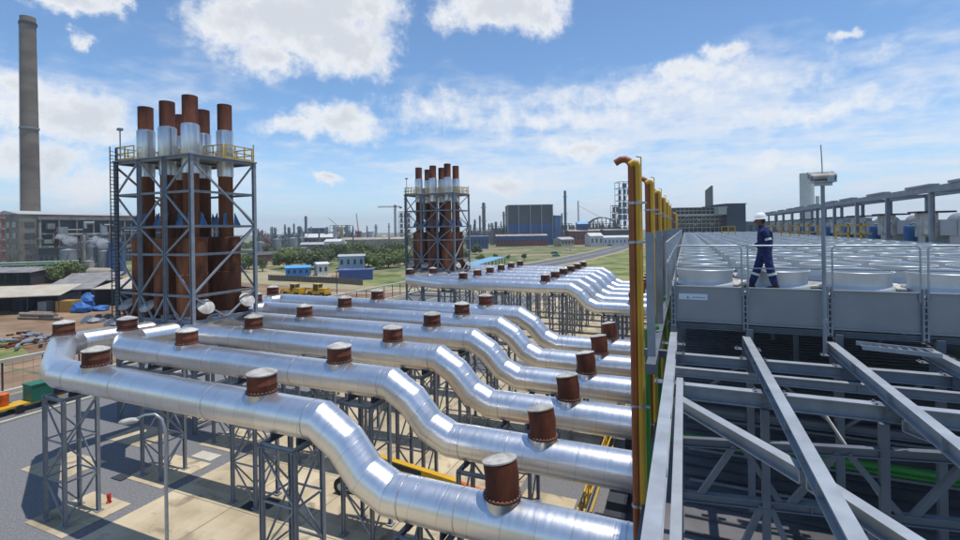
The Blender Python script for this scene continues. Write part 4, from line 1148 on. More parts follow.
# boom lift between the first two ducts
M_ORG = mat('orange_paint', (0.65, 0.13, 0.02), 0.45)
bx, by = -17.6, 23.4
t = thing('boom_lift', 'orange and yellow boom lift lying low among the duct supports', 'boom lift', (bx, by, 0))
b = MB(); b.box((bx, by, 0.85), (2.6, 1.5, 0.5)); b.box((bx - 0.5, by, 1.5), (1.9, 1.3, 0.8)); b.box((bx - 1.3, by, 1.45), (0.7, 1.1, 0.6)); b.build('chassis', M_ORG, t)
for sx in (-1.0, 1.0):
    for sy in (-1, 1):
        b = MB(); b.tube([(bx + sx, by + sy * 0.72, 0.5), (bx + sx, by + sy * 1.08, 0.5)], 0.5, 20); wl = b.build('wheel', M_BLK, t)
        b = MB(); b.tube([(bx + sx, by + sy * 1.07, 0.5), (bx + sx, by + sy * 1.10, 0.5)], 0.22, 16); b.build('hub', M_GALV, wl)
b = MB(); b.beam((bx - 1.2, by, 2.2), (bx + 6.2, by - 0.1, 1.55), 0.34, 0.42); bo = b.build('boom', M_YEL, t)
b = MB(); b.beam((bx - 0.2, by - 0.18, 2.10), (bx + 3.9, by - 0.24, 1.75), 0.02, 0.30); b.build('name_strip', M_DARK, bo)
cu = bpy.data.curves.new('boom_lettering', 'FONT'); cu.body = 'EAZI ACCESS'; cu.size = 0.36; cu.extrude = 0.004
tx = bpy.data.objects.new('boom_lettering', cu); COL.objects.link(tx)
dg = bpy.context.evaluated_depsgraph_get(); me = bpy.data.meshes.new_from_object(tx.evaluated_get(dg)); bpy.data.objects.remove(tx)
tx = bpy.data.objects.new('boom_lettering', me); COL.objects.link(tx); me.materials.clear(); me.materials.append(M_YEL)
tx.parent = bo; tx.location = (bx - 0.05 - WORG['boom_lift'][0], -0.215, 1.98); tx.rotation_euler = (PI / 2, math.atan2(0.35, 4.1), 0)

b = MB(); b.beam((bx + 6.1, by - 0.1, 1.6), (bx + 8.0, by - 0.1, 1.35), 0.22, 0.28); b.build('boom_tip', M_ORG, bo)
b = MB(); c = (bx + 8.7, by - 0.1)
for z in (0.55, 1.1, 1.6):
    for a, d in (((-.6, -.9), (.6, -.9)), ((.6, -.9), (.6, .9)), ((.6, .9), (-.6, .9)), ((-.6, .9), (-.6, -.9))): b.beam((c[0] + a[0], c[1] + a[1], z), (c[0] + d[0], c[1] + d[1], z), 0.05)
for sx in (-.6, .6):
    for sy in (-.9, 0, .9): b.beam((c[0] + sx, c[1] + sy, 0.5), (c[0] + sx, c[1] + sy, 1.6), 0.05)
b.box((c[0], c[1], 0.5), (1.2, 1.8, 0.06)); b.build('basket', M_ORG, t)

# yellow barrier and dark plant along the foot of the hall wall
t = thing('safety_barrier', 'yellow lattice barrier running along the ground beside the hall wall', 'barrier', (-5.2, 34, 0))
b = MB(); y = 20.0
while y < 60:
    b.beam((-5.2, y, 0), (-5.2, y, 1.15), 0.06)
    b.beam((-5.2, y, 0.12), (-5.2, y + 1.0, 1.1), 0.05); b.beam((-5.2, y, 1.1), (-5.2, y + 1.0, 0.12), 0.05); y += 1.0
b.build('lattice', M_YEL, t)
b = MB()
for x in (-5.2, -4.85): b.beam((x, 20, 1.12), (x, 60, 1.12), 0.07); b.beam((x, 20, 0.12), (x, 60, 0.12), 0.07)
b.build('rail', M_YEL, t)
for i, (y, l, h) in enumerate([(24.5, 3.2, 1.7), (29.2, 2.6, 1.3), (33.4, 3.0, 1.6), (38.2, 3.4, 1.5), (43.4, 2.6, 1.8), (48, 3, 1.4)]):
    t = thing('pump_skid', 'dark pump unit at the foot of the hall wall, %s' % (['below the two nearest ducts', 'between the second and third ducts', 'between the third and fourth ducts', 'behind the fourth duct', 'behind the fifth duct', 'behind the sixth duct'][i]), 'pump unit', (-2.8, y, 0), 0, 'dark pump units at the hall foot')
    b = MB(); b.box((-2.8, y, h / 2 + 0.15), (1.9, l, h)); b.box((-3.2, y - 0.3, h + 0.35), (0.9, l * 0.5, 0.4)); b.build('casing', M_DARK, t)
    b = MB(); b.box((-2.8, y, 0.1), (2.3, l + 0.4, 0.16)); b.build('base_frame', M_STEEL, t)
    b = MB(); b.box((-3.55, y + l * 0.3, h * 0.75), (0.5, 0.7, 0.6)); b.build('control_box', M_LID, t)
    b = MB(); b.tube([(-2.6, y + l * 0.2, h), (-2.6, y + l * 0.2, h + 0.6), (-0.9, y + l * 0.2, h + 0.9)], 0.12, 12); b.build('pipe_stub', M_STEEL, t)

# ------------------------------------------------------------------ fence, machine and road side at left
t = thing('mesh_fence', 'long mesh fence with a thick pale top rail along the road at left', 'fence', (-60.5, 40, 0))
b = MB(); b.box((-60.9, 60, 3.3), (0.45, 150, 0.28)); b.build('top_rail', M_KERB, t)
b = MB(); y = -14
while y < 134: b = MB(); b.beam((-60.9, y, 0), (-60.9, y, 3.2), 0.12); b.build('fence_post', M_DARK, t); y += 3.2
b = MB(); y = -14
while y < 134: b.beam((-60.9, y, 0.1), (-60.9, y, 3.1), 0.018); y += 0.8
for z in (0.7, 1.4, 2.1, 2.8): b.beam((-60.9, -14, z), (-60.9, 134, z), 0.03)
b.build('mesh', M_STEEL, t)
b = MB(); b.box((-60.9, 60, 0.2), (0.5, 150, 0.4)); b.build('footing', M_KERB, t)
gx, gy = W(38, 43.5)
t = thing('generator_trailer', 'green generator on a low trailer beside the road at left', 'trailer', (gx, gy, 0))
M_GRN = mat('dull_green_paint', (0.02, 0.14, 0.09), 0.5, 0, 0.15, 1.0)
b = MB(); b.box((gx, gy, 1.35), (1.4, 1.9, 1.4)); b.box((gx, gy, 2.1), (1.5, 2.0, 0.1)); b.build('canopy', M_GRN, t)
b = MB(); b.box((gx - 0.2, gy - 1.2, 0.6), (1.6, 5.6, 0.18)); b.build('bed', M_YEL, t)
for yy in (-1.8, 0.6):
    for s in (-0.85, 0.85):
        b = MB(); b.tube([(gx + s - 0.12, gy + yy, 0.36), (gx + s + 0.12, gy + yy, 0.36)], 0.36, 16); b.build('wheel', M_BLK, t)
for i, (dx, dy) in enumerate(((-0.55, -2.4), (0.1, -3.3))):
    b = MB(); cx_, cy_ = gx + dx, gy + dy
    b.lathe((cx_, cy_, 0.7), [(0, 0), (0.4, 0), (0.42, 0.1), (0.42, 1.0), (0.35, 1.05), (0, 1.1)], 18)
    tag(b.build('drum', M_ORG), ['orange drum on the trailer next to the green generator', 'orange drum at the free end of the trailer'][i], 'drum')
# scrap heap: single pipe offcuts thrown together
sx_, sy_ = W(20, 68)
rnd = random.Random(3)
for i in range(34):
    a = rnd.uniform(0, PI); l = rnd.uniform(1.2, 3.2); c = Vector((sx_ + rnd.uniform(-5, 5), sy_ + rnd.uniform(-3, 3), 0.25 + rnd.uniform(0, 0.7)))
    d = Vector((math.cos(a), math.sin(a), rnd.uniform(-0.15, 0.15))) * l / 2
    b = MB(); b.tube([c - d, c + d], rnd.uniform(0.10, 0.24), 8)
    tag(b.build('pipe_offcut', M_GALV if i % 3 else M_RUST), ('grey' if i % 3 else 'rusty') + ' pipe offcut in the scrap heap behind the fence', 'offcut', 'pipe offcuts in the scrap heap')

# ------------------------------------------------------------------ generic builders for the works beyond
M_WIN = M_GLASS
def shed(px0, px1, D0, D1, zr, zw, lab, roofm, wallm, dep=9, open_=True):
    a = Vector((*W(px0, D0), 0)); c = Vector((*W(px1, D1), 0)); d = (c - a); L_ = d.length; d.normalize(); n = Vector((-d.y, d.x, 0))
    if n.y < 0: n = -n
    t = thing('shed', lab, 'shed', tuple((a + c) / 2))
    b = MB(); h0, h1 = zw, zr; th = 0.15
    v = [a - d * 0.4 - n * 0.5 + Vector((0, 0, h0)), c + d * 0.4 - n * 0.5 + Vector((0, 0, h0)), c + d * 0.4 + n * dep + Vector((0, 0, h1)), a - d * 0.4 + n * dep + Vector((0, 0, h1))]
    b.add(v + [p + Vector((0, 0, th)) for p in v], [(3, 2, 1, 0), (4, 5, 6, 7), (0, 1, 5, 4), (1, 2, 6, 5), (2, 3, 7, 6), (3, 0, 4, 7)]); b.build('roof', roofm, t)
    b = MB()
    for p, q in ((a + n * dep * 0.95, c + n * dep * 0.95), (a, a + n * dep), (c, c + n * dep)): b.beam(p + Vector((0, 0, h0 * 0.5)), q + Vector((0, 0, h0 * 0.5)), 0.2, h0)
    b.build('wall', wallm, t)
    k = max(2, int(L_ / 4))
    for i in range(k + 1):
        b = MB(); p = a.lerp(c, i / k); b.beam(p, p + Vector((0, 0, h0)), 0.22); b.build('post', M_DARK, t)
M_TANR = ribbed('tan_roof_sheet', (0.42, 0.36, 0.27), 0.5, 0, col2=(0.52, 0.46, 0.36))
M_GRYR = ribbed('grey_roof_sheet', (0.17, 0.16, 0.15), 0.5, 0, col2=(0.30, 0.28, 0.26))
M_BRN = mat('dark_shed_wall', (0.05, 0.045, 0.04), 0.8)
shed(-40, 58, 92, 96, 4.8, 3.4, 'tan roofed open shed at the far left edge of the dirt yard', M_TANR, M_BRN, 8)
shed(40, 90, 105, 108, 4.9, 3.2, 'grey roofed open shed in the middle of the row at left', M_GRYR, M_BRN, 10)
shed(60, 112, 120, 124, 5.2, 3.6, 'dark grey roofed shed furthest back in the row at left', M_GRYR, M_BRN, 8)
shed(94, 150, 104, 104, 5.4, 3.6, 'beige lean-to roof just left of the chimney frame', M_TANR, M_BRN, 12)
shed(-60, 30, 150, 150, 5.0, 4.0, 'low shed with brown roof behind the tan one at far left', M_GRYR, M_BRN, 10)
for i, (px, D, sz, m, nm, lab, cat) in enumerate([
   (68, 97, (3.4, 2.4, 2.3), mat('ochre_sheet', (0.40, 0.22, 0.05), 0.6), 'skip', 'ochre skip bin beside the blue tarpaulins at left', 'skip'),
   (22, 99, (2.6, 2.2, 2.4), M_DARK, 'crate', 'dark crate under the tan roofed shed', 'crate'),
   (45, 98, (1.8, 1.6, 2.0), M_CAB, 'crate', 'pale crate under the tan roofed shed', 'crate')]):
    x, y = W(px, D); b = MB(); b.box((x, y, sz[2] / 2), sz, 0.3)
    for q in range(5): b.box((x + math.cos(0.3) * (-0.4 + 0.2 * q) * sz[0], y - sz[1] / 2 * 1.02 + math.sin(0.3) * (-0.4 + 0.2 * q) * sz[0], sz[2] / 2), (0.1, 0.12, sz[2] * 0.96), 0.3)
    tag(b.build(nm, m), lab, cat)
rnd = random.Random(9)
for (px, D, w_, h_, lab) in ((80, 96, 2.2, 1.9, 'low blue tarpaulin heap beside the ochre skip'), (86, 101, 1.8, 3.0, 'tall blue tarpaulin heap under the beige lean-to'), (99, 98, 2.0, 1.0, 'flat blue tarpaulin heap by the dirt yard')):
    x, y = W(px, D); b = MB(); b.blob((x, y, h_ * 0.4), (w_, w_ * 0.7, h_ * 0.62), 14, 0.22, rnd); tag(b.build('tarpaulin', mat('blue_tarpaulin', (0.03, 0.13, 0.38), 0.6, 0, 0.2, 2.0), angle=20), lab, 'tarpaulin')
for i in range(9):
    x, y = W(14 + rnd.uniform(0, 26), 88 + rnd.uniform(0, 4)); b = MB(); b.tube([(x, y, 0.35 + 0.3 * (i % 3)), (x + 5, y + 1.0, 0.35 + 0.3 * (i % 3))], 0.32, 10)
    tag(b.build('pole_log', mat('grey_brown_timber', (0.25, 0.20, 0.15), 0.9)), 'grey-brown pole in the stack in front of the tan shed', 'pole', 'poles stacked before the sheds')
for i in range(7):
    x, y = W(85 + i * 4 + rnd.uniform(-2, 2), 84 + rnd.uniform(-3, 5)); s = rnd.uniform(0.5, 1.1)
    b = MB(); b.tube([(x, y, s * 0.3), (x + 0.35, y, s * 0.3)], s, 16); b.blob((x + 1.1, y + 0.4, s * 0.3), (s, s * 0.8, s * 0.5), 8, 0.3, rnd)
    tag(b.build('scrap_reel', M_DARK if i % 2 else M_STEEL), ('dark' if i % 2 else 'grey') + ' cable reel with scrap on the dirt yard, %s from the left' % ['first', 'second', 'third', 'fourth', 'fifth', 'sixth', 'seventh'][i], 'reel', 'cable reels on the dirt yard')

def building(px0, px1, D0, D1, z1, lab, wallm, cat='building', dep=14, wins=None, roofm=None, gable=0, z0=0, bands=None):
    a = Vector((*W(px0, D0), z0)); c = Vector((*W(px1, D1), z0)); d = c - a; L_ = d.length; d.normalize(); n = Vector((-d.y, d.x, 0))
    if n.dot(a) < 0: n = -n
    t = thing('building', lab, cat, tuple((a + c) / 2))
    hgt = z1 - z0; U = Vector((0, 0, 1))
    b = MB(); P_ = [a, c, c + n * dep, a + n * dep]
    b.add(P_ + [p + U * hgt for p in P_], [(0, 1, 5, 4), (1, 2, 6, 5), (2, 3, 7, 6), (3, 0, 4, 7)]); b.build('wall', wallm, t)
    b = MB(); o = 0.4
    Q = [a - d * o - n * o, c + d * o - n * o, c + d * o + n * (dep + o), a - d * o + n * (dep + o)]
    if gable:
        e1, e2 = (Q[0] + Q[3]) / 2 + U * (hgt + gable), (Q[1] + Q[2]) / 2 + U * (hgt + gable)
        q = [p + U * (hgt + 0.02) for p in Q]; b.add(q + [e1, e2], [(0, 1, 5, 4), (2, 3, 4, 5), (1, 2, 5), (3, 0, 4)])
    else: b.add([p + U * (hgt - 0.1) for p in Q] + [p + U * (hgt + 0.35) for p in Q], [(0, 1, 5, 4), (1, 2, 6, 5), (2, 3, 7, 6), (3, 0, 4, 7), (4, 5, 6, 7), (3, 2, 1, 0)])
    b.build('roof', roofm or wallm, t)
    if wins:
        nx, nz, fw, fh = wins
        for i in range(nx):
            for j in range(nz):
                p = a + d * (L_ * (i + 0.5) / nx) + U * (hgt * (j + 0.55) / nz) - n * 0.02
                b = MB(); b.beam(p - d * (L_ / nx * fw / 2), p + d * (L_ / nx * fw / 2), 0.14, hgt / nz * fh); b.build('window', M_WIN, t)
    if bands:
        for (za, zb_, m_, nm) in bands:
            b = MB(); b.beam(a - n * 0.05 + U * ((za + zb_) / 2), c - n * 0.05 + U * ((za + zb_) / 2), 0.2, zb_ - za); b.build(nm, m_, t)
    return t, a, c, d, n, L_
def column(px, D, py, dia, lab, m, base=0, rings=3, taper=0.9, name='process_column', cat='column', plat=True):
    x, y = W(px, D); z = ZZ(py, px, D); r = dia / 2
    t = thing(name, lab, cat, (x, y, base))
    b = MB(); b.lathe((x, y, 0), [(0, base), (r, base), (r * taper, z - r * 0.3), (r * taper * 0.5, z), (0, z)], 16); b.build('shell', m, t)
    if plat:
        b = MB()
        for i in range(rings):
            zz_ = base + (z - base) * (i + 0.7) / rings * 0.97
            b.lathe((x, y, zz_), [(r, 0), (r * 1.35 + 0.3, 0), (r * 1.35 + 0.3, 0.7), (r * 1.35 + 0.25, 0.7), (r * 1.35 + 0.25, 0.1), (r, 0.1)], 14)
        b.build('platform', M_STEEL, t)
    return t
def tank(px, D, py, dia, lab, m, py0=None, dome=True):
    x, y = W(px, D); z = ZZ(py, px, D); r = dia / 2
    t = thing('storage_tank', lab, 'tank', (x, y, 0))
    b = MB(); b.lathe((x, y, 0), [(r, 0), (r, z), (r * 1.02, z), (r * 1.02, z + 0.1), (0, z + (r * 0.3 if dome else 0.15))], 26); b.build('shell', m, t)
    b = MB()
    for i in range(10):
        a0, a1 = -PI * 0.5 + i * 0.12, -PI * 0.5 + (i + 1) * 0.12
        b.beam((x + r * 1.04 * math.cos(a0), y + r * 1.04 * math.sin(a0), z * i / 10), (x + r * 1.04 * math.cos(a1), y + r * 1.04 * math.sin(a1), z * (i + 1) / 10), 0.25, 0.3)
    for i in range(14):
        a0, a1 = 2 * PI * i / 14, 2 * PI * (i + 1) / 14
        b.beam((x + r * math.cos(a0), y + r * math.sin(a0), z + 0.9), (x + r * math.cos(a1), y + r * math.sin(a1), z + 0.9), 0.08); b.beam((x + r * math.cos(a0), y + r * math.sin(a0), z), (x + r * math.cos(a0), y + r * math.sin(a0), z + 0.9), 0.08)
    b.build('stair_and_rail', M_STEEL, t)
M_CREAM = mat('cream_render', (0.26, 0.225, 0.17), 0.9, 0, 0.15, 0.2, col2=(0.42, 0.375, 0.30))
M_BLG = mat('slate_grey_cladding', (0.085, 0.09, 0.085), 0.7, 0, 0.12, 0.08)
M_BLUC = mat('blue_cladding', (0.04, 0.095, 0.23), 0.6, 0, 0.12, 0.1)
M_REDB = mat('dull_red_brick', (0.20, 0.075, 0.06), 0.9, 0, 0.15, 0.3)
M_WHT = mat('white_works_paint', (0.58, 0.58, 0.56), 0.6, 0, 0.1, 0.2)
M_PGRY = mat('pale_grey_roof', (0.42, 0.42, 0.40), 0.6, 0, 0.15, 0.05)
M_TNKG = mat('grey_tank_paint', (0.26, 0.27, 0.27), 0.6, 0.1, 0.15, 0.3)
M_RED = mat('faded_red_paint', (0.40, 0.08, 0.05), 0.6)

M_FAR2X = mat('grimy_frame_concrete', (0.15, 0.135, 0.115), 0.9, 0, 0.15, 0.2, col2=(0.27, 0.25, 0.22))
# tall concrete chimney
x, y = W(31, 260); zt_ = ZZ(18, 30, 260)
t = thing('tall_chimney', 'tall brown-grey concrete chimney behind the power house at far left', 'chimney', (x, y, 0))
b = MB(); b.lathe((x, y, 0), [(4.3, 0), (3.95, zt_ * 0.4), (3.55, zt_ * 0.8), (3.4, zt_ - 6), (3.4, zt_), (3.0, zt_), (3.0, zt_ - 3), (0, zt_ - 3.2)], 36); b.build('shaft', mat('chimney_concrete', (0.15, 0.115, 0.085), 0.9, 0, 0.2, 0.05, 0.15, 0.8, col2=(0.25, 0.20, 0.155), stretch=(1, 1, 2.5)), t)
zr_ = ZZ(130, 30, 260)
b = MB(); b.lathe((x, y, zr_), [(3.7, 0), (4.25, 0), (4.25, 1.0), (4.17, 1.0), (4.17, 0.15), (3.7, 0.15)], 30); b.build('gallery', M_STEEL, t)
b = MB(); b.lathe((x, y, zt_ - 4.2), [(3.41, 0), (3.9, 0), (3.9, 1.3), (3.8, 1.3), (3.8, 0.2), (3.41, 0.2)], 30); b.build('gallery', M_DARK, t)
b = MB()
for s in (-0.3, 0.3): b.beam((x - 0.5 + s, y - 4.5, 2), (x - 0.5 + s, y - 3.6, zt_ - 4), 0.12)
b.build('ladder', M_STEEL, t)

# power house
t, a, c, d, n, L_ = building(19, 232, 240, 345, 26.6, 'long weathered power house with an open pipe filled front, at far left', mat('sooty_concrete', (0.13, 0.105, 0.08), 0.9, 0, 0.2, 0.15, 0.1, 3, col2=(0.27, 0.23, 0.18)), dep=30, roofm=M_PGRY, gable=2.2)
U = Vector((0, 0, 1)); rnd = random.Random(21)

b = MB(); b.beam(a + d * 8 - n * 0.25 + U * 13.5, c - n * 0.25 + U * 13.5, 0.3, 21); b.build('bay_shade_sheet', M_DARK, t)  # dark sheet on the wall paints the shade inside the open bays
for i in range(15):
    q = a + d * (8 + (L_ - 8) * i / 14) - n * 1.2
    b = MB(); b.beam(q, q + U * 25.4, 0.7); b.build('front_column', M_FAR2X, t)
for z in (8, 16.5, 24.6):
    b = MB(); b.beam(a + d * 7 - n * 1.0 + U * z, c - n * 1.0 + U * z, 1.6, 0.8 if z < 24 else 1.6); b.build('front_floor', M_FAR2X, t)
for i in range(1):
    for j in range(4):
        b = MB(); p = a + d * (2.2 + i * 6.5) - n * 0.05 + U * (4.5 + j * 5.6); b.beam(p, p + d * 4.0, 0.2, 2.6); b.build('window', M_WIN, t)
for j in range(4):
    for i in range(4):
        b = MB(); p = a - d * 0.05 + n * (3 + i * 7) + U * (4.5 + j * 5.6); b.beam(p, p + n * 3.6, 0.2, 2.8); b.build('window', M_WIN, t)
for i in range(100):
    s = 9 + rnd.random() * (L_ - 12); z = rnd.uniform(3, 22); p = a + d * s - n * rnd.uniform(1.6, 5.0)
    b = MB(); r = rnd.uniform(0.3, 0.9); k = i % 4
    if k == 0: b.tube([p + U * z, p + d * rnd.uniform(5, 16) + U * z], r * 0.6, 8)
    elif k == 1: b.tube([p, p + U * rnd.uniform(8, 24)], r * 0.7, 8)
    elif k == 2: b.box(tuple(p + U * z), (rnd.uniform(2, 5), 2.5, rnd.uniform(1.5, 4)), math.atan2(d.y, d.x))
    else: b.tube([p + U * z, p + U * (z + 3), p + U * (z + 3) + d * 4], r, 10)
    m_ = [M_TNKG, M_CREAM, M_GALV, M_FAR2X, M_STEEL, M_TNKG][rnd.randrange(6)]
    b.build(['process_pipe', 'riser', 'hopper', 'bent_duct'][k], m_, t)
# process gear standing before the power house
tank(68, 175, 251, 4.8, 'grey round tank with a rail before the power house, the left hand one', M_TNKG)
tank(104, 180, 252, 3.8, 'grey round tank before the power house, the right hand one', M_TNKG)
tank(88, 168, 262, 3.4, 'low cream tank between the two grey ones at left', M_CREAM)
t = thing('pressure_vessel', 'long cream horizontal vessel lying behind the sheds at left', 'vessel', (*W(98, 150), 0))
p = Vector((*W(90, 152), 3.6)); q = Vector((*W(108, 150), 3.6)); b = MB(); b.tube([p - (q - p).normalized() * 0.8, p, q, q + (q - p).normalized() * 0.8], [0.8, 1.5, 1.5, 0.8], 18); b.build('shell', M_CREAM, t)
for s in (0.2, 0.8): b = MB(); m_ = p.lerp(q, s); b.box((m_.x, m_.y, 1.2), (0.8, 2.0, 2.4)); b.build('saddle', M_CONCW, t)
column(84, 170, 236, 1.0, 'thin cream riser column before the power house', M_CREAM, rings=2)
column(90, 172, 241, 1.8, 'thick grey riser column before the power house', M_TNKG, rings=2)
column(40, 200, 224, 0.8, 'thin pale vent column near the power house gable', M_CREAM, rings=1)
column(56, 190, 232, 1.2, 'squat rusty column before the power house', M_RUST, rings=2)
column(3, 220, 214, 1.0, 'red lattice stack at the far left edge', M_RED, rings=5, plat=True)
building(108, 122, 178, 180, ZZ(244, 115, 178), 'small blue clad plant house beside the left hand chimney frame leg', M_BLUC, dep=8)
building(38, 60, 186, 190, ZZ(249, 50, 186), 'dark low boiler house before the power house', M_BLG, dep=8, wins=(4, 1, 0.5, 0.5))
t = thing('pipe_bridge', 'pale green pipe bridge crossing low in front of the power house', 'pipe bridge', (*W(25, 168), 0))
p, q = Vector((*W(-20, 160), 0)), Vector((*W(78, 172), 0)); b = MB()
for z in (5.6, 6.3): b.tube([p + U * z, q + U * z], 0.28, 8)
b.build('pipe_run', mat('pale_green_paint', (0.30, 0.42, 0.33), 0.6), t)
for i in range(7): b = MB(); m_ = p.lerp(q, i / 6); b.beam(m_, m_ + U * 6.2, 0.3); b.build('trestle', M_CREAM, t)

# steam plumes
def steam(px, D, py, w_, lab, seed):
    x, y = W(px, D); z = ZZ(py, px, D); r = random.Random(seed); b = MB()
    for i in range(16):
        f = i / 15; b.blob((x - w_ * 0.5 + f * w_ + r.uniform(-.4, .4), y + r.uniform(-1, 1), z + 0.9 * math.sin(f * 5) - f * 0.6 + r.uniform(-.5, .5)), (0.6 + f * 1.0) * r.uniform(.8, 1.3), 10, 0.3, r)
    m = MATS.get('steam')
    if not m:
        m = bpy.data.materials.new('steam'); m.use_nodes = True; N, L = m.node_tree.nodes, m.node_tree.links
        for q in list(N): N.remove(q)
        o = N.new('ShaderNodeOutputMaterial'); v = N.new('ShaderNodeVolumePrincipled'); v.inputs['Density'].default_value = 0.6; v.inputs['Color'].default_value = (0.98, 0.98, 0.98, 1)
        L.new(v.outputs[0], o.inputs['Volume']); MATS['steam'] = m
    tag(b.build('steam', m), lab, 'steam', kind='stuff')
steam(64, 186, 238, 9, 'white steam blowing off before the power house, left hand plume', 1)
steam(98, 186, 241, 9, 'white steam blowing off before the power house, right hand plume', 2)

# ------------------------------------------------------------------ trees
def leafmat(name, c1, c2):
    if name in MATS: return MATS[name]
    m = mat(name, c1, 0.75, 0, 0.2, 0.8, col2=c2, detail=3, lo=0.3, hi=0.7)
    b = m.node_tree.nodes['Principled BSDF']; b.inputs['Subsurface Weight'].default_value = 0.0
    return m
LEAF = [leafmat('dark_leaves', (0.05, 0.075, 0.022), (0.10, 0.125, 0.04)), leafmat('mid_leaves', (0.08, 0.12, 0.028), (0.16, 0.19, 0.05)), leafmat('yellow_leaves', (0.16, 0.16, 0.02), (0.24, 0.22, 0.04))]
M_BARK = mat('bark', (0.10, 0.075, 0.055), 0.95, 0, 0.2, 4)
def tree(px, D, h, w_, lab, kind=0, seed=0, name='tree', nl=1500, group=None):
    r = random.Random(seed * 31 + int(px)); x, y = W(px, D)
    t = thing(name, lab, 'tree' if name == 'tree' else 'shrub', (x, y, 0), 0, group)
    b = MB(); top = h * 0.45
    b.tube([(x, y, 0), (x + r.uniform(-.2, .2), y, top * 0.6), (x + r.uniform(-.5, .5), y, top)], [h * 0.035 + 0.05, h * 0.025 + 0.03, h * 0.018 + 0.02], 8)
    cl = []
    nc = 9 if nl > 700 else 6
    for i in range(nc):
        a = r.uniform(0, 2 * PI); q = math.sqrt(r.random()) * 0.62; zz_ = h * r.uniform(0.38, 0.80)
        rad = w_ * r.uniform(0.17, 0.27)
        c = Vector((x + math.cos(a) * q * w_ / 2 * 1.1, y + math.sin(a) * q * w_ / 2 * 1.1, zz_)); cl.append((c, rad))
        b.tube([(x, y, top * r.uniform(0.6, 0.95)), c.lerp(Vector((x, y, top)), 0.45) + Vector((0, 0, 0.2)), c], [h * 0.014 + 0.02, h * 0.01 + 0.015, 0.02], 5)
    b.build('trunk', M_BARK, t)
    b = MB(); ls = max(0.16, w_ * 0.030)
    vs, fs = [], []
    for i in range(nl):
        c, rad = cl[r.randrange(nc)]
        d_ = Vector((r.gauss(0, 1), r.gauss(0, 1), r.gauss(0, 0.75))).normalized() * rad * (r.random() ** 0.4) * r.choice((1, 1, 1, 1.18))
        p = c + d_
        if p.z < h * 0.16: continue
        n_ = (d_ + Vector((r.gauss(0, .6), r.gauss(0, .6), r.gauss(0, .6) + 0.3))).normalized(); u_ = n_.orthogonal().normalized()
        u_.rotate(Matrix.Rotation(r.uniform(0, 6.28), 3, n_)); v_ = n_.cross(u_); s = ls * r.uniform(0.7, 1.6)
        k = len(vs); vs += [p - u_ * s, p - v_ * s * 0.6, p + u_ * s, p + v_ * s * 0.6]; fs.append((k, k + 1, k + 2, k + 3))
    b.add(vs, fs); b.build('crown', LEAF[kind], t)
TR = [
 (286, 204, 8.4, 13, 'broad green tree behind the blue roofed hut, left one of the pair', 1), (315, 200, 8.2, 13.5, 'broad green tree behind the white hut, right one of the pair', 0),
 (338, 255, 9, 11, 'dark tree behind the containers, left of the yellow one', 0), (350, 225, 5.5, 6, 'small yellow-green tree beside the blue container', 2),
 (362, 235, 9.5, 15, 'big dark tree directly behind the yellow-green one', 0), (378, 225, 8, 14, 'dark tree right of the big one before the far chimney frame', 0),
 (388, 200, 6.8, 12, 'round green tree on the lawn before the far chimney frame', 1), (376, 192, 5.5, 8, 'low green tree on the lawn left of the round one', 1),
 (398, 235, 9, 11, 'dark tree touching the far chimney frame on its left', 0), (330, 300, 8, 12, 'far dark tree over the containers', 0),
 (62, 158, 6.8, 11, 'bright green bushy tree behind the sheds at left', 1), (74, 163, 6.0, 8, 'smaller green tree right of the bushy one behind the sheds', 1),
 (10, 162, 4.6, 9, 'low green tree at the far left edge behind the sheds', 0), (28, 166, 4.8, 10, 'low green tree second from the far left edge', 1),
 (262, 190, 6, 7, 'green tree just right of the near chimney frame', 0), (270, 300, 8, 9, 'far tree above the left hand green pair', 0),
 (480, 215, 4.5, 5, 'small dark tree right of the far chimney frame by the blue canopy', 1), (495, 245, 3.0, 3.2, 'tiny bush in the dry field left of the long red shed', 0),
 (524, 238, 3.6, 3.4, 'small dark bush in the field before the long red shed', 0), (508, 244, 2.6, 2.6, 'tiny bush in the field left of the small dark one', 1),
 (583, 470, 13, 14, 'dark tree standing above the blue plant house at right', 0), (569, 500, 8, 9, 'low dark tree beside the tall thin stack', 0),
 (248, 205, 7, 9, 'green tree seen through the right side of the near chimney frame', 1), (236, 190, 6, 9, 'green tree seen between the near chimney frame legs', 0),
 (420, 260, 8, 12, 'dark tree seen through the far chimney frame', 0), (446, 260, 8, 12, 'dark tree seen through the far chimney frame on its right', 0),
 (345, 215, 6.5, 12, 'dense tree just left of the bungalow', 0), (368, 205, 7, 12, 'dense tree right behind the bungalow', 1), (404, 215, 7, 11, 'dense tree at the foot of the far chimney frame', 1),
 (325, 225, 7.5, 13, 'dense tree behind the white hut', 0), (300, 240, 7, 14, 'dense tree in the gap of the left hand green pair', 0), (352, 290, 8, 14, 'far tree behind the yellow-green one', 1), (392, 300, 8, 14, 'far tree left of the tower crane foot', 0),
 (278, 235, 5, 9, 'low tree at the left side of the green pair', 1), (460, 235, 6, 10, 'tree seen through the right side of the far chimney frame', 1),
 (475, 300, 6, 9, 'green tree just right of the far chimney frame', 0), (215, 210, 7, 10, 'green tree behind the silencers of the near chimney frame', 0)]
for i, (px, D, h, w_, lab, kd) in enumerate(TR): tree(px, D, h, w_, lab, kd, i, nl=3400 if w_ > 7 else 1300, group='trees beyond the works')
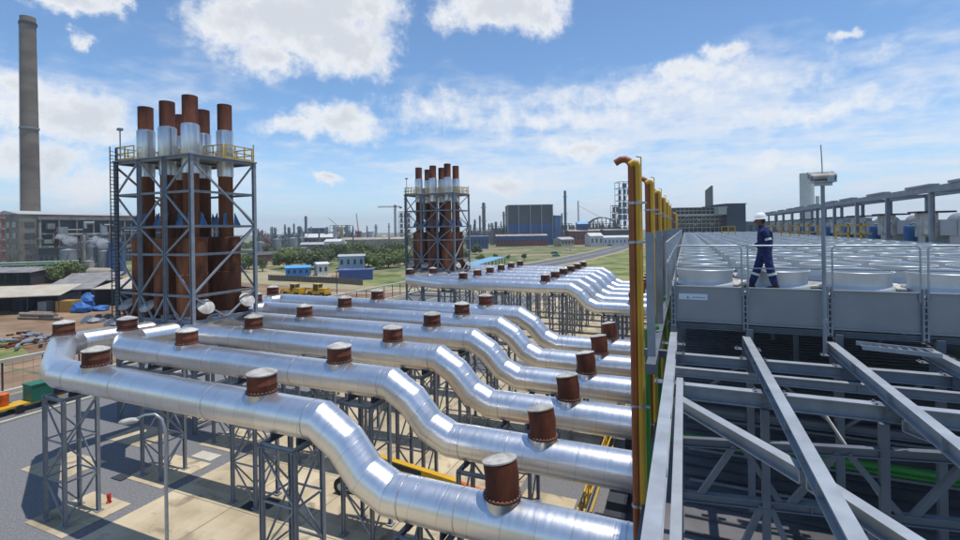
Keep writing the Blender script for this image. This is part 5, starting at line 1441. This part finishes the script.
# distant woodland belt that reads as one mass
r = random.Random(5); b = MB(); vs, fs = [], []
for i in range(26000):
    px = r.uniform(235, 480); D = r.uniform(470, 640); x, y = W(px, D)
    hh = 4.0 + 3.0 * math.sin(px * 0.35) * math.sin(px * 0.13 + 1) + r.gauss(0, 0.8)
    z = abs(hh) * (r.random() ** 0.5); s = r.uniform(0.5, 1.1)
    n_ = Vector((r.gauss(0, 1), r.gauss(0, 1), r.gauss(0, 1) + .4)).normalized(); u_ = n_.orthogonal().normalized(); v_ = n_.cross(u_); p = Vector((x, y, z))
    k = len(vs); vs += [p - u_ * s, p - v_ * s, p + u_ * s, p + v_ * s]; fs.append((k, k + 1, k + 2, k + 3))
b.add(vs, fs); tag(b.build('far_wood', LEAF[0]), 'far belt of dark woodland below the skyline works', 'woodland', kind='stuff')

# ------------------------------------------------------------------ middle distance: huts, machines, fence
def hut(px0, px1, D, h, lab, wm, rm, dep=5):
    return building(px0, px1, D, D + 2, h, lab, wm, 'hut', dep, (max(2, int((px1 - px0) / 6)), 1, 0.35, 0.4), rm, 0.7)
hut(285, 309, 166, 3.0, 'bright blue hut in the grass left of the white one', mat('bright_blue_wall', (0.05, 0.22, 0.55), 0.5), mat('bright_blue_roof', (0.08, 0.34, 0.72), 0.5))
hut(317, 328, 168, 4.0, 'small white hut between the blue hut and the containers', M_WHT, M_WHT)
hut(338, 364, 196, 5.2, 'white walled bungalow with a pale roof behind the blue container', mat('pale_blue_wall', (0.30, 0.42, 0.52), 0.6), M_PGRY, 8)
t, a, c, d, n, L_ = building(338, 372, 150, 152, 3.0, 'long violet-blue shipping container on the lawn', mat('violet_blue_paint', (0.09, 0.13, 0.36), 0.5), 'container', 3)
for i in range(22): b = MB(); b.beam(a + d * (L_ * i / 21) - n * 0.06 + U * 0.2, a + d * (L_ * i / 21) - n * 0.06 + U * 2.85, 0.12)
b.build('corrugation', MATS['violet_blue_paint'], t)
t = thing('board_fence', 'dark grey board fence crossing the field before the huts', 'fence', (*W(305, 150), 0))
b = MB(); p, q = Vector((*W(268, 154), 0)), Vector((*W(335, 142), 0)); b.beam(p + U * 0.9, q + U * 0.9, 0.12, 1.8)
q2 = Vector((*W(362, 136), 0)); b.beam(q + U * 0.9, q2 + U * 0.9, 0.12, 1.8); b.build('boards', mat('grey_brown_boards', (0.17, 0.14, 0.11), 0.9, 0, 0.2, 1.5), t)
b = MB()
for i in range(24): b = MB(); m_ = p.lerp(q, i / 23); b.beam(m_ - Vector((0, 0.1, 0)), m_ + U * 2.0 - Vector((0, 0.1, 0)), 0.12); b.build('fence_post', M_DARK, t)
def loader(px, D, l, lab, cab, boom):
    x, y = W(px, D); t = thing('loader', lab, 'loader', (x, y, 0), 0, 'yellow machines on the track')
    b = MB(); b.box((x, y, 1.25), (l * 0.8, 1.9, 0.7)); b.box((x + l * 0.22, y, 1.9), (l * 0.3, 1.7, 0.8)); b.box((x - l * 0.3, y, 1.6), (l * 0.2, 1.6, 0.4)); b.build('body', M_YEL, t)
    for s in (-0.28, 0.28):
        for sy in (-1, 1):
            b = MB(); b.tube([(x + s * l, y + sy * 0.8, 0.7), (x + s * l, y + sy * 1.25, 0.7)], 0.7, 16); wl = b.build('wheel', M_BLK, t)
            b = MB(); b.tube([(x + s * l, y + sy * 1.24, 0.7), (x + s * l, y + sy * 1.28, 0.7)], 0.3, 12); b.build('hub', M_YEL, wl)
    b = MB(); b.box((x + cab * l, y, 2.45), (1.5, 1.5, 1.4)); cb = b.build('cab', M_WIN, t)
    b = MB(); b.box((x + cab * l, y, 3.2), (1.7, 1.7, 0.12))
    for sx in (-.72, .72):
        for sy in (-.72, .72): b.beam((x + cab * l + sx, y + sy, 1.7), (x + cab * l + sx, y + sy, 3.2), 0.1)
    b.build('cab_frame', M_YEL, cb)
    b = MB(); b.beam((x - 0.1 * l, y, 2.0), (x - l * 0.62, y, 1.2 + boom), 0.4, 0.4); b.beam((x - l * 0.62, y, 1.2 + boom), (x - l * 0.7, y, 0.6), 0.3); b.build('arm', M_YEL, t)
    b = MB(); b.box((x - l * 0.72, y, 0.55), (0.7, 2.0, 0.8)); b.build('bucket', M_YEL, t)
loader(293, 113, 6.2, 'yellow loader on the left of the pair parked by the track', 0.05, 0.3)
loader(318, 112, 6.4, 'yellow machine with white cab roof on the right of the pair by the track', -0.05, 0.9)
x, y = W(314, 111)
t = thing('lamp_post', 'thin dark post standing by the right hand yellow machine', 'post', (*W(336, 106), 0)); x, y = W(336, 106)
b = MB(); b.tube([(x, y, 0), (x, y, 6.5)], 0.09, 8); b.build('pole', M_DARK, t)
b = MB(); b.box((x, y, 6.5), (0.7, 0.3, 0.15)); b.build('lamp_head', M_DARK, t)
# blue canopy
t = thing('canopy', 'long pale blue canopy roof right of the far chimney frame', 'canopy', (*W(483, 175), 0))
p, q = Vector((*W(468, 160), 0)), Vector((*W(498, 204), 0)); dd = (q - p).normalized(); nn = Vector((-dd.y, dd.x, 0))
b = MB(); b.beam(p + U * 3.6, q + U * 3.6, 6.5, 0.2); b.build('roof', mat('pale_blue_sheet', (0.16, 0.36, 0.50), 0.5, 0, 0.1, 0.4), t)
for i in range(9):
    for s in (-2.8, 2.8): b = MB(); m_ = p.lerp(q, i / 8) + nn * s; b.beam(m_, m_ + U * 3.5, 0.2); b.build('post', M_DARK, t)
# cars
def car(px, D, rz, m, lab):
    x, y = W(px, D); t = thing('parked_car', lab, 'car', (0, 0, 0), 0, 'cars on the access road')
    b = MB(); prof = [(-2.1, .45), (-2.1, .85), (-1.9, .98), (-1.25, 1.02), (-0.75, 1.42), (0.65, 1.45), (1.25, 1.02), (2.0, .92), (2.15, .75), (2.15, .45)]
    vs = [(px_, s * (0.85 - (0.12 if pz > 1.2 else 0)), pz) for s in (-1, 1) for px_, pz in prof]; k = len(prof)
    b.add(vs, [tuple(range(k)), tuple(range(2 * k - 1, k - 1, -1))] + [(i, k + i, k + (i + 1) % k, (i + 1) % k) for i in range(k)]); b.build('body', m, t)
    b = MB()
    for s in (-1, 1): b.add([(-1.1, s * .80, 1.05), (1.1, s * .80, 1.05), (0.6, s * .755, 1.38), (-0.72, s * .755, 1.38)], [(0, 1, 2, 3)])
    b.build('window', M_WIN, t)
    for wx in (-1.3, 1.35):
        for s in (-1, 1): b = MB(); b.tube([(wx, s * .65, .33), (wx, s * .88, .33)], .33, 14); b.build('wheel', M_BLK, t)
    t.location = (x, y, 0.03); t.rotation_euler = (0, 0, rz)
car(555.5, 262, 0.9, M_GRN, 'dark green car on the road bend, nearer of the two together'); car(554, 290, 0.8, M_DARK, 'dark car on the verge just behind the green one')
car(568, 330, 0.4, M_WHT, 'white car on the road before the white warehouse'); car(610, 395, 0.2, M_DARK, 'dark car at the white warehouse, left one'); car(621, 400, 0.2, M_BLK, 'black car at the white warehouse, right one')
car(345, 178, 0.1, M_WHT, 'white car parked behind the violet container')

# ------------------------------------------------------------------ skyline, left to right
M_FAR = mat('blue_grey_plant_steel', (0.13, 0.15, 0.17), 0.8, 0, 0.15, 0.1)
M_FAR2 = mat('brown_grey_plant_steel', (0.19, 0.165, 0.14), 0.8, 0, 0.15, 0.1)
def frametower(px0, px1, D, py, lab, m, nb=3, fl=5, fill=0.4, seed=0, name='process_frame'):
    a = Vector((*W(px0, D), 0)); c = Vector((*W(px1, D), 0)); d = c - a; L_ = d.length; d.normalize(); n = Vector((-d.y, d.x, 0)); n = n if n.dot(a) > 0 else -n
    z = ZZ(py, (px0 + px1) / 2, D); r = random.Random(seed); dep = min(L_, 14)
    t = thing(name, lab, 'plant frame', tuple((a + c) / 2)); w_ = max(0.35, L_ * 0.018)
    b = MB()
    for i in range(nb + 1):
        for s in (0, dep): p = a + d * (L_ * i / nb) + n * s; b.beam(p, p + U * z, w_)
    b.build('column', m, t)
    b = MB()
    for j in range(1, fl + 1):
        zz_ = z * j / fl
        for s in (0, dep): b.beam(a + n * s + U * zz_, c + n * s + U * zz_, w_)
        for i in (0, nb): p = a + d * (L_ * i / nb) + U * zz_; b.beam(p, p + n * dep, w_)
        for i in range(nb):
            if r.random() < 0.6: b.beam(a + d * (L_ * i / nb) + U * (z * (j - 1) / fl), a + d * (L_ * (i + 1) / nb) + U * zz_, w_ * 0.7)
    b.build('floor_beam', m, t)
    b = MB()
    for i in range(nb):
        for j in range(fl):
            if r.random() < fill:
                p = a + d * (L_ * (i + 0.5) / nb) + n * (dep * 0.4) + U * (z * (j + 0.4) / fl)
                if r.random() < 0.5: b.box(tuple(p), (L_ / nb * 0.7, 3, z / fl * 0.7), math.atan2(d.y, d.x))
                else: b.lathe((p.x, p.y, p.z - z / fl * 0.35), [(0, 0), (L_ / nb * 0.3, 0), (L_ / nb * 0.3, z / fl * 0.7), (0, z / fl * 0.8)], 12)
    b.build('vessel', [M_FAR, M_TNKG, M_FAR2][seed % 3], t)
for i, (px, D, py, dia, lab, m) in enumerate([
 (265, 330, 236, 2.0, 'faded red column beside the pale silos at left', M_RED), (267.5, 335, 238, 1.6, 'second faded red column right beside the first', M_RED),
 (280, 340, 237, 1.4, 'thin blue-grey column between the silos', M_FAR), (272, 560, 227, 2.2, 'thin far column left of the tall dark one', M_FAR2), (294, 560, 224, 2.0, 'slim dark column left of the fat one', M_FAR),
 (299.5, 560, 226.5, 5.0, 'fat grey column in the skyline', M_FAR), (306, 560, 216.5, 3.2, 'tall dark column in the left skyline', M_FAR),
 (475, 520, 220, 2.4, 'dark column just right of the far chimney frame', M_FAR), (484, 520, 203, 4.0, 'tall dark stack between the far chimney frame and the big clad hall', M_FAR2), (480, 530, 216, 2.2, 'thin stack beside the tall dark one', M_FAR),
 (496, 540, 222, 3.0, 'low stack left of the big clad hall', M_FAR2), (504, 500, 212, 2.2, 'grey column touching the big clad hall on its left', M_FAR), (470.5, 540, 225, 2, 'short thin column close to the far chimney frame', M_FAR2),
 (565.5, 520, 191, 3.0, 'tallest thin stack right of the big clad hall', M_FAR), (562, 540, 214, 2.0, 'short stack at the foot of the tallest one', M_FAR), (489, 560, 224, 2.0, 'short column right of the tall dark stack', M_FAR),
 (655, 520, 215, 5.0, 'grey stack hidden partly behind the yellow pipes', M_FAR), (511, 560, 215, 2.0, 'column behind the left edge of the big clad hall', M_FAR2)]):
    column(px, D, py, dia, lab, m, rings=3)
for i, (px, D, py, dia, lab) in enumerate([(260.5, 320, 243, 5.2, 'pale grey silo right of the near chimney frame'), (277, 330, 240, 5.2, 'grey silo, second from the near chimney frame'), (293, 330, 239, 5.8, 'grey silo, third from the near chimney frame'),
 (363, 600, 233, 9, 'white tank under the red crane'), (371, 600, 232, 8, 'white tank right of the one under the red crane'), (384, 620, 237, 9, 'low white tank left of the tower crane')]):
    tank(px, D, py, dia, lab, M_WHT if i > 2 else M_TNKG)
building(256, 283, 250, 262, ZZ(255, 270, 256), 'dark roofed works shed right of the near chimney frame', M_REDB, dep=12, roofm=M_BLG, gable=1.5)
building(283, 300, 300, 300, ZZ(249, 290, 300), 'low cream works block below the silos', M_CREAM, dep=12, wins=(5, 1, .5, .4))
building(300, 332, 520, 520, ZZ(238, 316, 520), 'long white roofed works hall in the left skyline', M_FAR2, dep=30, roofm=M_WHT, gable=4, wins=(8, 1, .5, .4))
building(324, 340, 400, 400, ZZ(242, 332, 400), 'small white roofed block before the long hall', M_WHT, dep=14, gable=2)
building(300, 345, 430, 436, ZZ(245, 320, 430), 'long grey works hall below the white roofed one', M_FAR, dep=14, roofm=M_PGRY, gable=2, wins=(10, 1, .5, .4))
building(340, 403, 470, 470, ZZ(240, 370, 470), 'long cream warehouse roof behind the trees', M_CREAM, dep=30, roofm=M_CREAM, gable=2)
building(308, 324, 580, 580, ZZ(229, 316, 580), 'blue topped plant block behind the white roofed hall', M_FAR2, dep=14, wins=(5, 3, .6, .5), bands=[(ZZ(231, 316, 580), ZZ(228.5, 316, 580), M_BLUC, 'blue_cap')])
frametower(330, 350, 560, 226, 'brown plant frame under the pale crane', M_FAR2, 5, 3, 0.8, 1)
frametower(346, 356, 570, 231, 'lower plant frame right of the brown one', M_FAR, 3, 2, 0.8, 2)
frametower(254, 262, 420, 232, 'plant frame close right of the near chimney frame', M_FAR2, 3, 4, 0.6, 3)
frametower(283, 292, 430, 236, 'low plant frame between the silos and the columns', M_FAR, 3, 3, 0.6, 4)
frametower(399, 410, 540, 212, 'tall blue-grey plant frame left of the far chimney frame', M_FAR, 3, 6, 0.9, 5)
frametower(466, 484, 500, 229, 'low plant frame right of the far chimney frame', M_FAR2, 5, 2, 0.8, 6)
frametower(484, 505, 520, 231, 'low wide plant frame left of the big clad hall', M_FAR, 6, 2, 0.8, 7)
building(466, 488, 380, 380, ZZ(237, 477, 380), 'blue-grey low works building right of the far chimney frame', M_BLUC, dep=12, roofm=M_PGRY, wins=(6, 1, .5, .4))
for i, (px0, px1, D, py, lab, sd) in enumerate([
 (256, 268, 480, 234, 'crowded pipe rack above the silos, nearest the near chimney frame', 11), (268, 282, 500, 235.5, 'crowded pipe rack between the red columns and the second silo', 12),
 (283, 303, 510, 233, 'crowded pipe rack before the fat grey column', 13), (300, 312, 540, 231, 'plant frame around the foot of the tall dark column', 14),
 (322, 332, 560, 232.5, 'small plant frame left of the pale crane', 15), (352, 372, 600, 236, 'low plant frame under the red crane', 16), (372, 392, 620, 237.5, 'low plant frame left of the tower crane mast', 17),
 (468, 480, 440, 231.5, 'plant frame behind the blue-grey low building', 18), (478, 494, 470, 230, 'plant frame around the tall dark stack', 19), (493, 508, 480, 227, 'plant frame against the left side of the big clad hall', 20),
 (559, 572, 480, 224, 'plant frame around the foot of the tallest stack', 21), (571, 582, 490, 226, 'low plant frame left of the blue plant house', 22), (586, 606, 500, 222.5, 'brown plant frame before the stockpile dome', 23), (600, 616, 470, 224, 'plant frame between the dome and the dark frames', 24),
 (60, 84, 200, 240, 'pipe filled plant frame in front of the power house, left one', 25), (86, 108, 205, 236, 'pipe filled plant frame in front of the power house, right one', 26), (26, 44, 205, 247, 'low pipe filled plant frame by the power house gable', 27)]):
    frametower(px0, px1, D, py, lab, M_FAR2 if sd % 2 else M_FAR, max(4, int((px1 - px0) / 3)), 4 if D < 300 else 3, 0.85, sd)
r = random.Random(77)
for i in range(26):
    px = [258, 262, 271, 275, 285, 289, 302, 311, 319, 327, 335, 347, 353, 367, 376, 389, 468, 474, 492, 501, 559, 573, 588, 594, 609, 615][i]; D = r.uniform(450, 600)
    near = ['the near chimney frame', 'the silos', 'the fat grey column', 'the white roofed hall', 'the cranes', 'the white tanks', 'the far chimney frame', 'the big clad hall', 'the stockpile dome'][[0, 0, 1, 1, 1, 2, 2, 3, 3, 3, 4, 4, 4, 5, 5, 5, 6, 6, 7, 7, 7, 7, 8, 8, 8, 8][i]]
    shape = ['pencil thin', 'short', 'slim pale', 'stubby'][i % 4]
    column(px, D, HY - 0.015 * (px - 480) - r.uniform(2, 8), r.uniform(1.2, 4.0), '%s process column %s of %s' % (shape, ['just left', 'just right', 'in front', 'at the back', 'close by the foot'][i % 5] if i % 5 < 3 else ['far behind', 'close by the side'][i % 2], near), [M_FAR, M_FAR2, M_PGRY, M_TNKG][i % 4], rings=2)
# cranes
def jibcrane(px, D, py, tip, lab, m):
    x, y = W(px, D); z = ZZ(py[0], px, D); t = thing('crane', lab, 'crane', (x, y, 0)); b = MB()
    tx_, ty_ = W(tip[0], D); tz = ZZ(tip[1], tip[0], D); bz = ZZ(py[0], px, D)
    p, q = Vector((x, y, bz)), Vector((tx_, ty_, tz)); w_ = 1.3
    for s in ((-.5, 0), (.5, 0), (0, .8)):
        o = Vector((s[0] * w_, s[1] * w_, 0)); b.beam(p + o, q + o * 0.3, 0.28)
    for i in range(16): b.beam(p.lerp(q, i / 16) + Vector((-.5, 0, 0)), p.lerp(q, (i + 1) / 16) + Vector((.5, 0, 0)), 0.18)
    b.build('jib', m, t)
    b = MB(); b.box((x, y, bz / 2), (3, 3, bz)); b.box((x, y, bz), (6, 4, 3)); b.build('crane_base', m, t)
jibcrane(341, 540, (229,), (328, 218), 'pale yellow jib crane leaning left over the brown frame', mat('pale_yellow_paint', (0.50, 0.36, 0.16), 0.6))
jibcrane(358.5, 540, (233,), (356.5, 214), 'red jib crane standing nearly upright over the white tanks', M_RED)
x, y = W(395.5, 560); z1 = ZZ(207.5, 395, 560)
t = thing('tower_crane', 'grey tower crane left of the far chimney frame', 'crane', (x, y, 0))
b = MB()
for sx in (-.9, .9):
    for sy in (-.9, .9): b.beam((x + sx, y + sy, 0), (x + sx, y + sy, z1), 0.4)
for i in range(18):
    za, zc = z1 * i / 18, z1 * (i + 1) / 18; b.beam((x - .9, y - .9, za), (x + .9, y - .9, zc), 0.2); b.beam((x + .9, y - .9, za), (x - .9, y - .9, zc), 0.2)
b.build('mast', M_FAR, t)
b = MB(); l0 = Vector((*W(378, 560), z1)); l1 = Vector((*W(401, 560), z1)); b.beam(l0, l1, 0.8, 0.7); b.beam(l0 + U * 1.2, l1 + U * 1.2, 0.3)
for i in range(20): b.beam(l0.lerp(l1, i / 20), l0.lerp(l1, (i + 0.5) / 20) + U * 1.2, 0.2)
b.build('jib', M_FAR, t)
b = MB(); b.box((x, y, z1 + 1.2), (2, 2, 2.4)); b.box((l1.x, l1.y, z1 - 0.8), (2.5, 2, 2)); b.build('cab', M_FAR, t)

# big clad hall and neighbours
D = 455; zt1 = ZZ(205.5, 530, D)
t, a, c, d, n, L_ = building(508, 553, D, D, zt1, 'big slate grey and blue clad hall with pale vertical strips', M_BLG, dep=42, roofm=M_CREAM,
    bands=[(0, ZZ(224, 530, D), M_BLUC, 'blue_cladding_band')])
for f in (0.0, 0.24, 0.50, 0.75, 1.0):
    b = MB(); p = a + d * (L_ * f) - n * 0.25; b.beam(p, p + U * zt1, 1.0 if 0 < f < 1 else 0.8, 0.5, d); b.build('pale_strip', M_PGRY, t)
t, a, c, d, n, L_ = building(554.5, 561, 458, 470, ZZ(216, 557, D), 'narrow blue annex stepped down at the right of the big clad hall', M_BLUC, dep=30, roofm=M_CREAM)
building(496, 547, 425, 425, ZZ(236.5, 520, 425), 'long low red and blue shed with a cream roof before the big hall', M_REDB, dep=10, roofm=M_CREAM, gable=1.5, wins=(14, 1, .4, .3), bands=[(ZZ(240.5, 520, 425), ZZ(237, 520, 425), M_BLUC, 'blue_band')])
building(569, 606, 440, 446, ZZ(231.5, 590, 440), 'long dull red shed with a cream roof behind the white warehouse', M_REDB, dep=12, roofm=M_CREAM, gable=1.5, wins=(10, 1, .4, .3))
building(578, 588, 445, 445, ZZ(224.5, 583, 445), 'small blue plant house rising over the dull red shed', M_BLUC, dep=10, roofm=mat('light_blue_roof', (0.25, 0.42, 0.60), 0.5), gable=2.5)
building(561, 574, 405, 412, ZZ(240, 567, 405), 'low cream sided hut left of the white warehouse', M_CREAM, dep=10, roofm=M_PGRY, gable=2, wins=(4, 1, .4, .4))
building(590, 603, 395, 395, ZZ(236.5, 596, 395), 'white warehouse with an arched front beside the road', M_WHT, dep=20, roofm=M_WHT, gable=2.6, wins=(3, 1, .3, .4))
building(603.5, 634, 397, 400, ZZ(238, 620, 395), 'long white low wing of the warehouse', M_WHT, dep=16, roofm=M_WHT, gable=1.6, wins=(8, 1, .25, .35))
building(604, 634, 425, 425, ZZ(230.5, 620, 425), 'dark slate hall behind the white warehouse wing', M_BLG, dep=14, roofm=M_CREAM, gable=1.0)
frametower(619.5, 634, 430, 182, 'tall dark blue-grey plant frame behind the orange pipe', mat('dark_blue_plant_steel', (0.045, 0.065, 0.11), 0.7), 3, 10, 0.75, 9)
frametower(613, 621, 432, 206, 'lower dark frame stepped left of the tall one', MATS['dark_blue_plant_steel'], 2, 6, 0.8, 8)
t = thing('conveyor_dome', 'low brown lattice dome of a stockpile left of the dark frame', 'dome', (*W(602, 520), 0)); x, y = W(602, 520)
b = MB(); rw = 17; hz = ZZ(217.5, 602, 520) * 0.98
for i in range(12):
    a0, a1 = PI * i / 12, PI * (i + 1) / 12
    for yy in (-6, 0, 6): b.beam((x + rw * math.cos(a0), y + yy, hz * (0.45 + 0.55 * math.sin(a0))), (x + rw * math.cos(a1), y + yy, hz * (0.45 + 0.55 * math.sin(a1))), 0.8)
    b.beam((x + rw * math.cos(a0), y - 6, hz * (0.45 + 0.55 * math.sin(a0))), (x + rw * math.cos(a0), y + 6, hz * (0.45 + 0.55 * math.sin(a0))), 0.8)
    b.beam((x + rw * math.cos(a0), y, 0), (x + rw * math.cos(a0), y, hz * (0.45 + 0.55 * math.sin(a0))), 0.7)
b.box((x, y + 4, hz * 0.3), (rw * 1.9, 8, hz * 0.6)); b.build('dome_frame', M_FAR2, t)
x, y = W(578.5, 500)
t = thing('lattice_mast', 'thin pale lattice mast right of the tallest stack', 'mast', (x, y, 0)); z1 = ZZ(201.5, 578, 500); b = MB()
for s in ((-.8, 0), (.8, 0), (0, .9)): b.beam((x + s[0], y + s[1], 0), (x + s[0] * .6, y + s[1] * .6, z1), 0.35)
for i in range(20): b.beam((x - .7, y, z1 * i / 20), (x + .7, y, z1 * (i + 1) / 20), 0.2)
b.build('lattice', M_STEELB, t)
b = MB(); p = Vector((x, y, ZZ(206, 579, 500))); b.beam(p, Vector((*W(601, 500), ZZ(218, 601, 500))), 0.25); b.build('stay_cable', M_FAR, t)

# works beyond the deck
t, a, c, d, n, L_ = building(676, 727, 262, 262, ZZ(208.5, 700, 262), 'wide dark framed works block straight behind the far end of the deck', M_DARK, dep=16, roofm=M_FAR)
for i in range(13):
    b = MB(); p = a + d * (L_ * i / 12) - n * 0.4; b.beam(p, p + U * ZZ(209, 700, 262), 0.35); b.build('front_column', M_CONCW, t)
for j in range(5):
    z = ZZ(228 - j * 4.2, 700, 262); b = MB(); b.beam(a - n * 0.4 + U * z, c - n * 0.4 + U * z, 0.4, 0.5 if j != 3 else 1.0); b.build('front_floor', M_CONCW if j != 3 else M_PGRY, t)
for i in range(12):
    for j in range(3):
        b = MB(); p = a + d * (L_ * (i + 0.25) / 12) - n * 0.12 + U * (H + 1.0 + j * 2.4); b.beam(p, p + d * (L_ / 24), 0.2, 1.2); b.build('window', M_FAR if (i * 3 + j) % 4 else M_CREAM, t)
building(727, 746, 256, 256, ZZ(204.5, 736, 256), 'plain dark blue-grey block right of the framed works block', mat('dark_blue_sheet', (0.035, 0.05, 0.075), 0.6), dep=16)
building(719, 727, 255, 255, ZZ(208, 720, 255), 'small pale boxy penthouse between the two dark blocks', M_PGRY, dep=5, z0=ZZ(215, 720, 255))
x, y = W(709.5, 330); z1 = ZZ(186.5, 709, 330)
t = thing('square_stack', 'grey-brown slab stack with a slanted top behind the deck', 'stack', (x, y, 0)); b = MB()
vs = [(x - 2.4, y - 2, 0), (x + 2.4, y - 2, 0), (x + 2.4, y + 2, 0), (x - 2.4, y + 2, 0), (x - 2.4, y - 2, z1 - 3.2), (x + 1.2, y - 2, z1), (x + 2.4, y - 2, z1), (x - 2.4, y + 2, z1 - 3.2), (x + 1.2, y + 2, z1), (x + 2.4, y + 2, z1)]
b.add(vs, [(0, 1, 6, 5, 4), (3, 7, 8, 9, 2), (0, 4, 7, 3), (1, 2, 9, 6), (4, 5, 8, 7), (5, 6, 9, 8)]); b.build('shaft', mat('stack_concrete', (0.20, 0.175, 0.15), 0.9, 0, 0.15, 0.1), t)
b = MB(); b.box((x, y - 2.2, ZZ(208, 709, 330)), (9, 2, 1.2)); b.build('gallery', M_DARK, t)
column(807.5, 190, 172, 5.0, 'plain white column right of the worker, behind the gantry', M_WHT, rings=0, taper=1.0, plat=False)
column(818, 200, 196, 1.6, 'thin white pipe column right beside the plain white one', M_WHT, rings=1, plat=False)
for i, (px0, px1, D, py, lab) in enumerate([(748, 800, 300, 222, 'low works block seen between the gantry posts behind the worker'), (826, 872, 230, 219, 'low works block seen through the gantry right of the mast'), (874, 990, 210, 221, 'low works block behind the cabinets at the right edge')]):
    building(px0, px1, D, D, ZZ(py, (px0 + px1) / 2, D), lab, [M_FAR, M_FAR2, M_PGRY][i], dep=14, wins=(9, 2, .5, .4), roofm=M_PGRY)

# ------------------------------------------------------------------ the hot hazy air
def haze():
    m = bpy.data.materials.new('haze'); m.use_nodes = True
    N, L = m.node_tree.nodes, m.node_tree.links
    for n in list(N): N.remove(n)
    o = N.new('ShaderNodeOutputMaterial'); v = N.new('ShaderNodeVolumePrincipled')
    v.inputs['Color'].default_value = (0.80, 0.88, 1.0, 1); v.inputs['Density'].default_value = 0.00022
    v.inputs['Anisotropy'].default_value = 0.2
    L.new(v.outputs[0], o.inputs['Volume'])
    b = MB(); b.box((-600, 1650, 67), (5700, 4000, 136))
    tag(b.build('haze', m), 'thin pale haze over the works', kind='stuff')
haze()
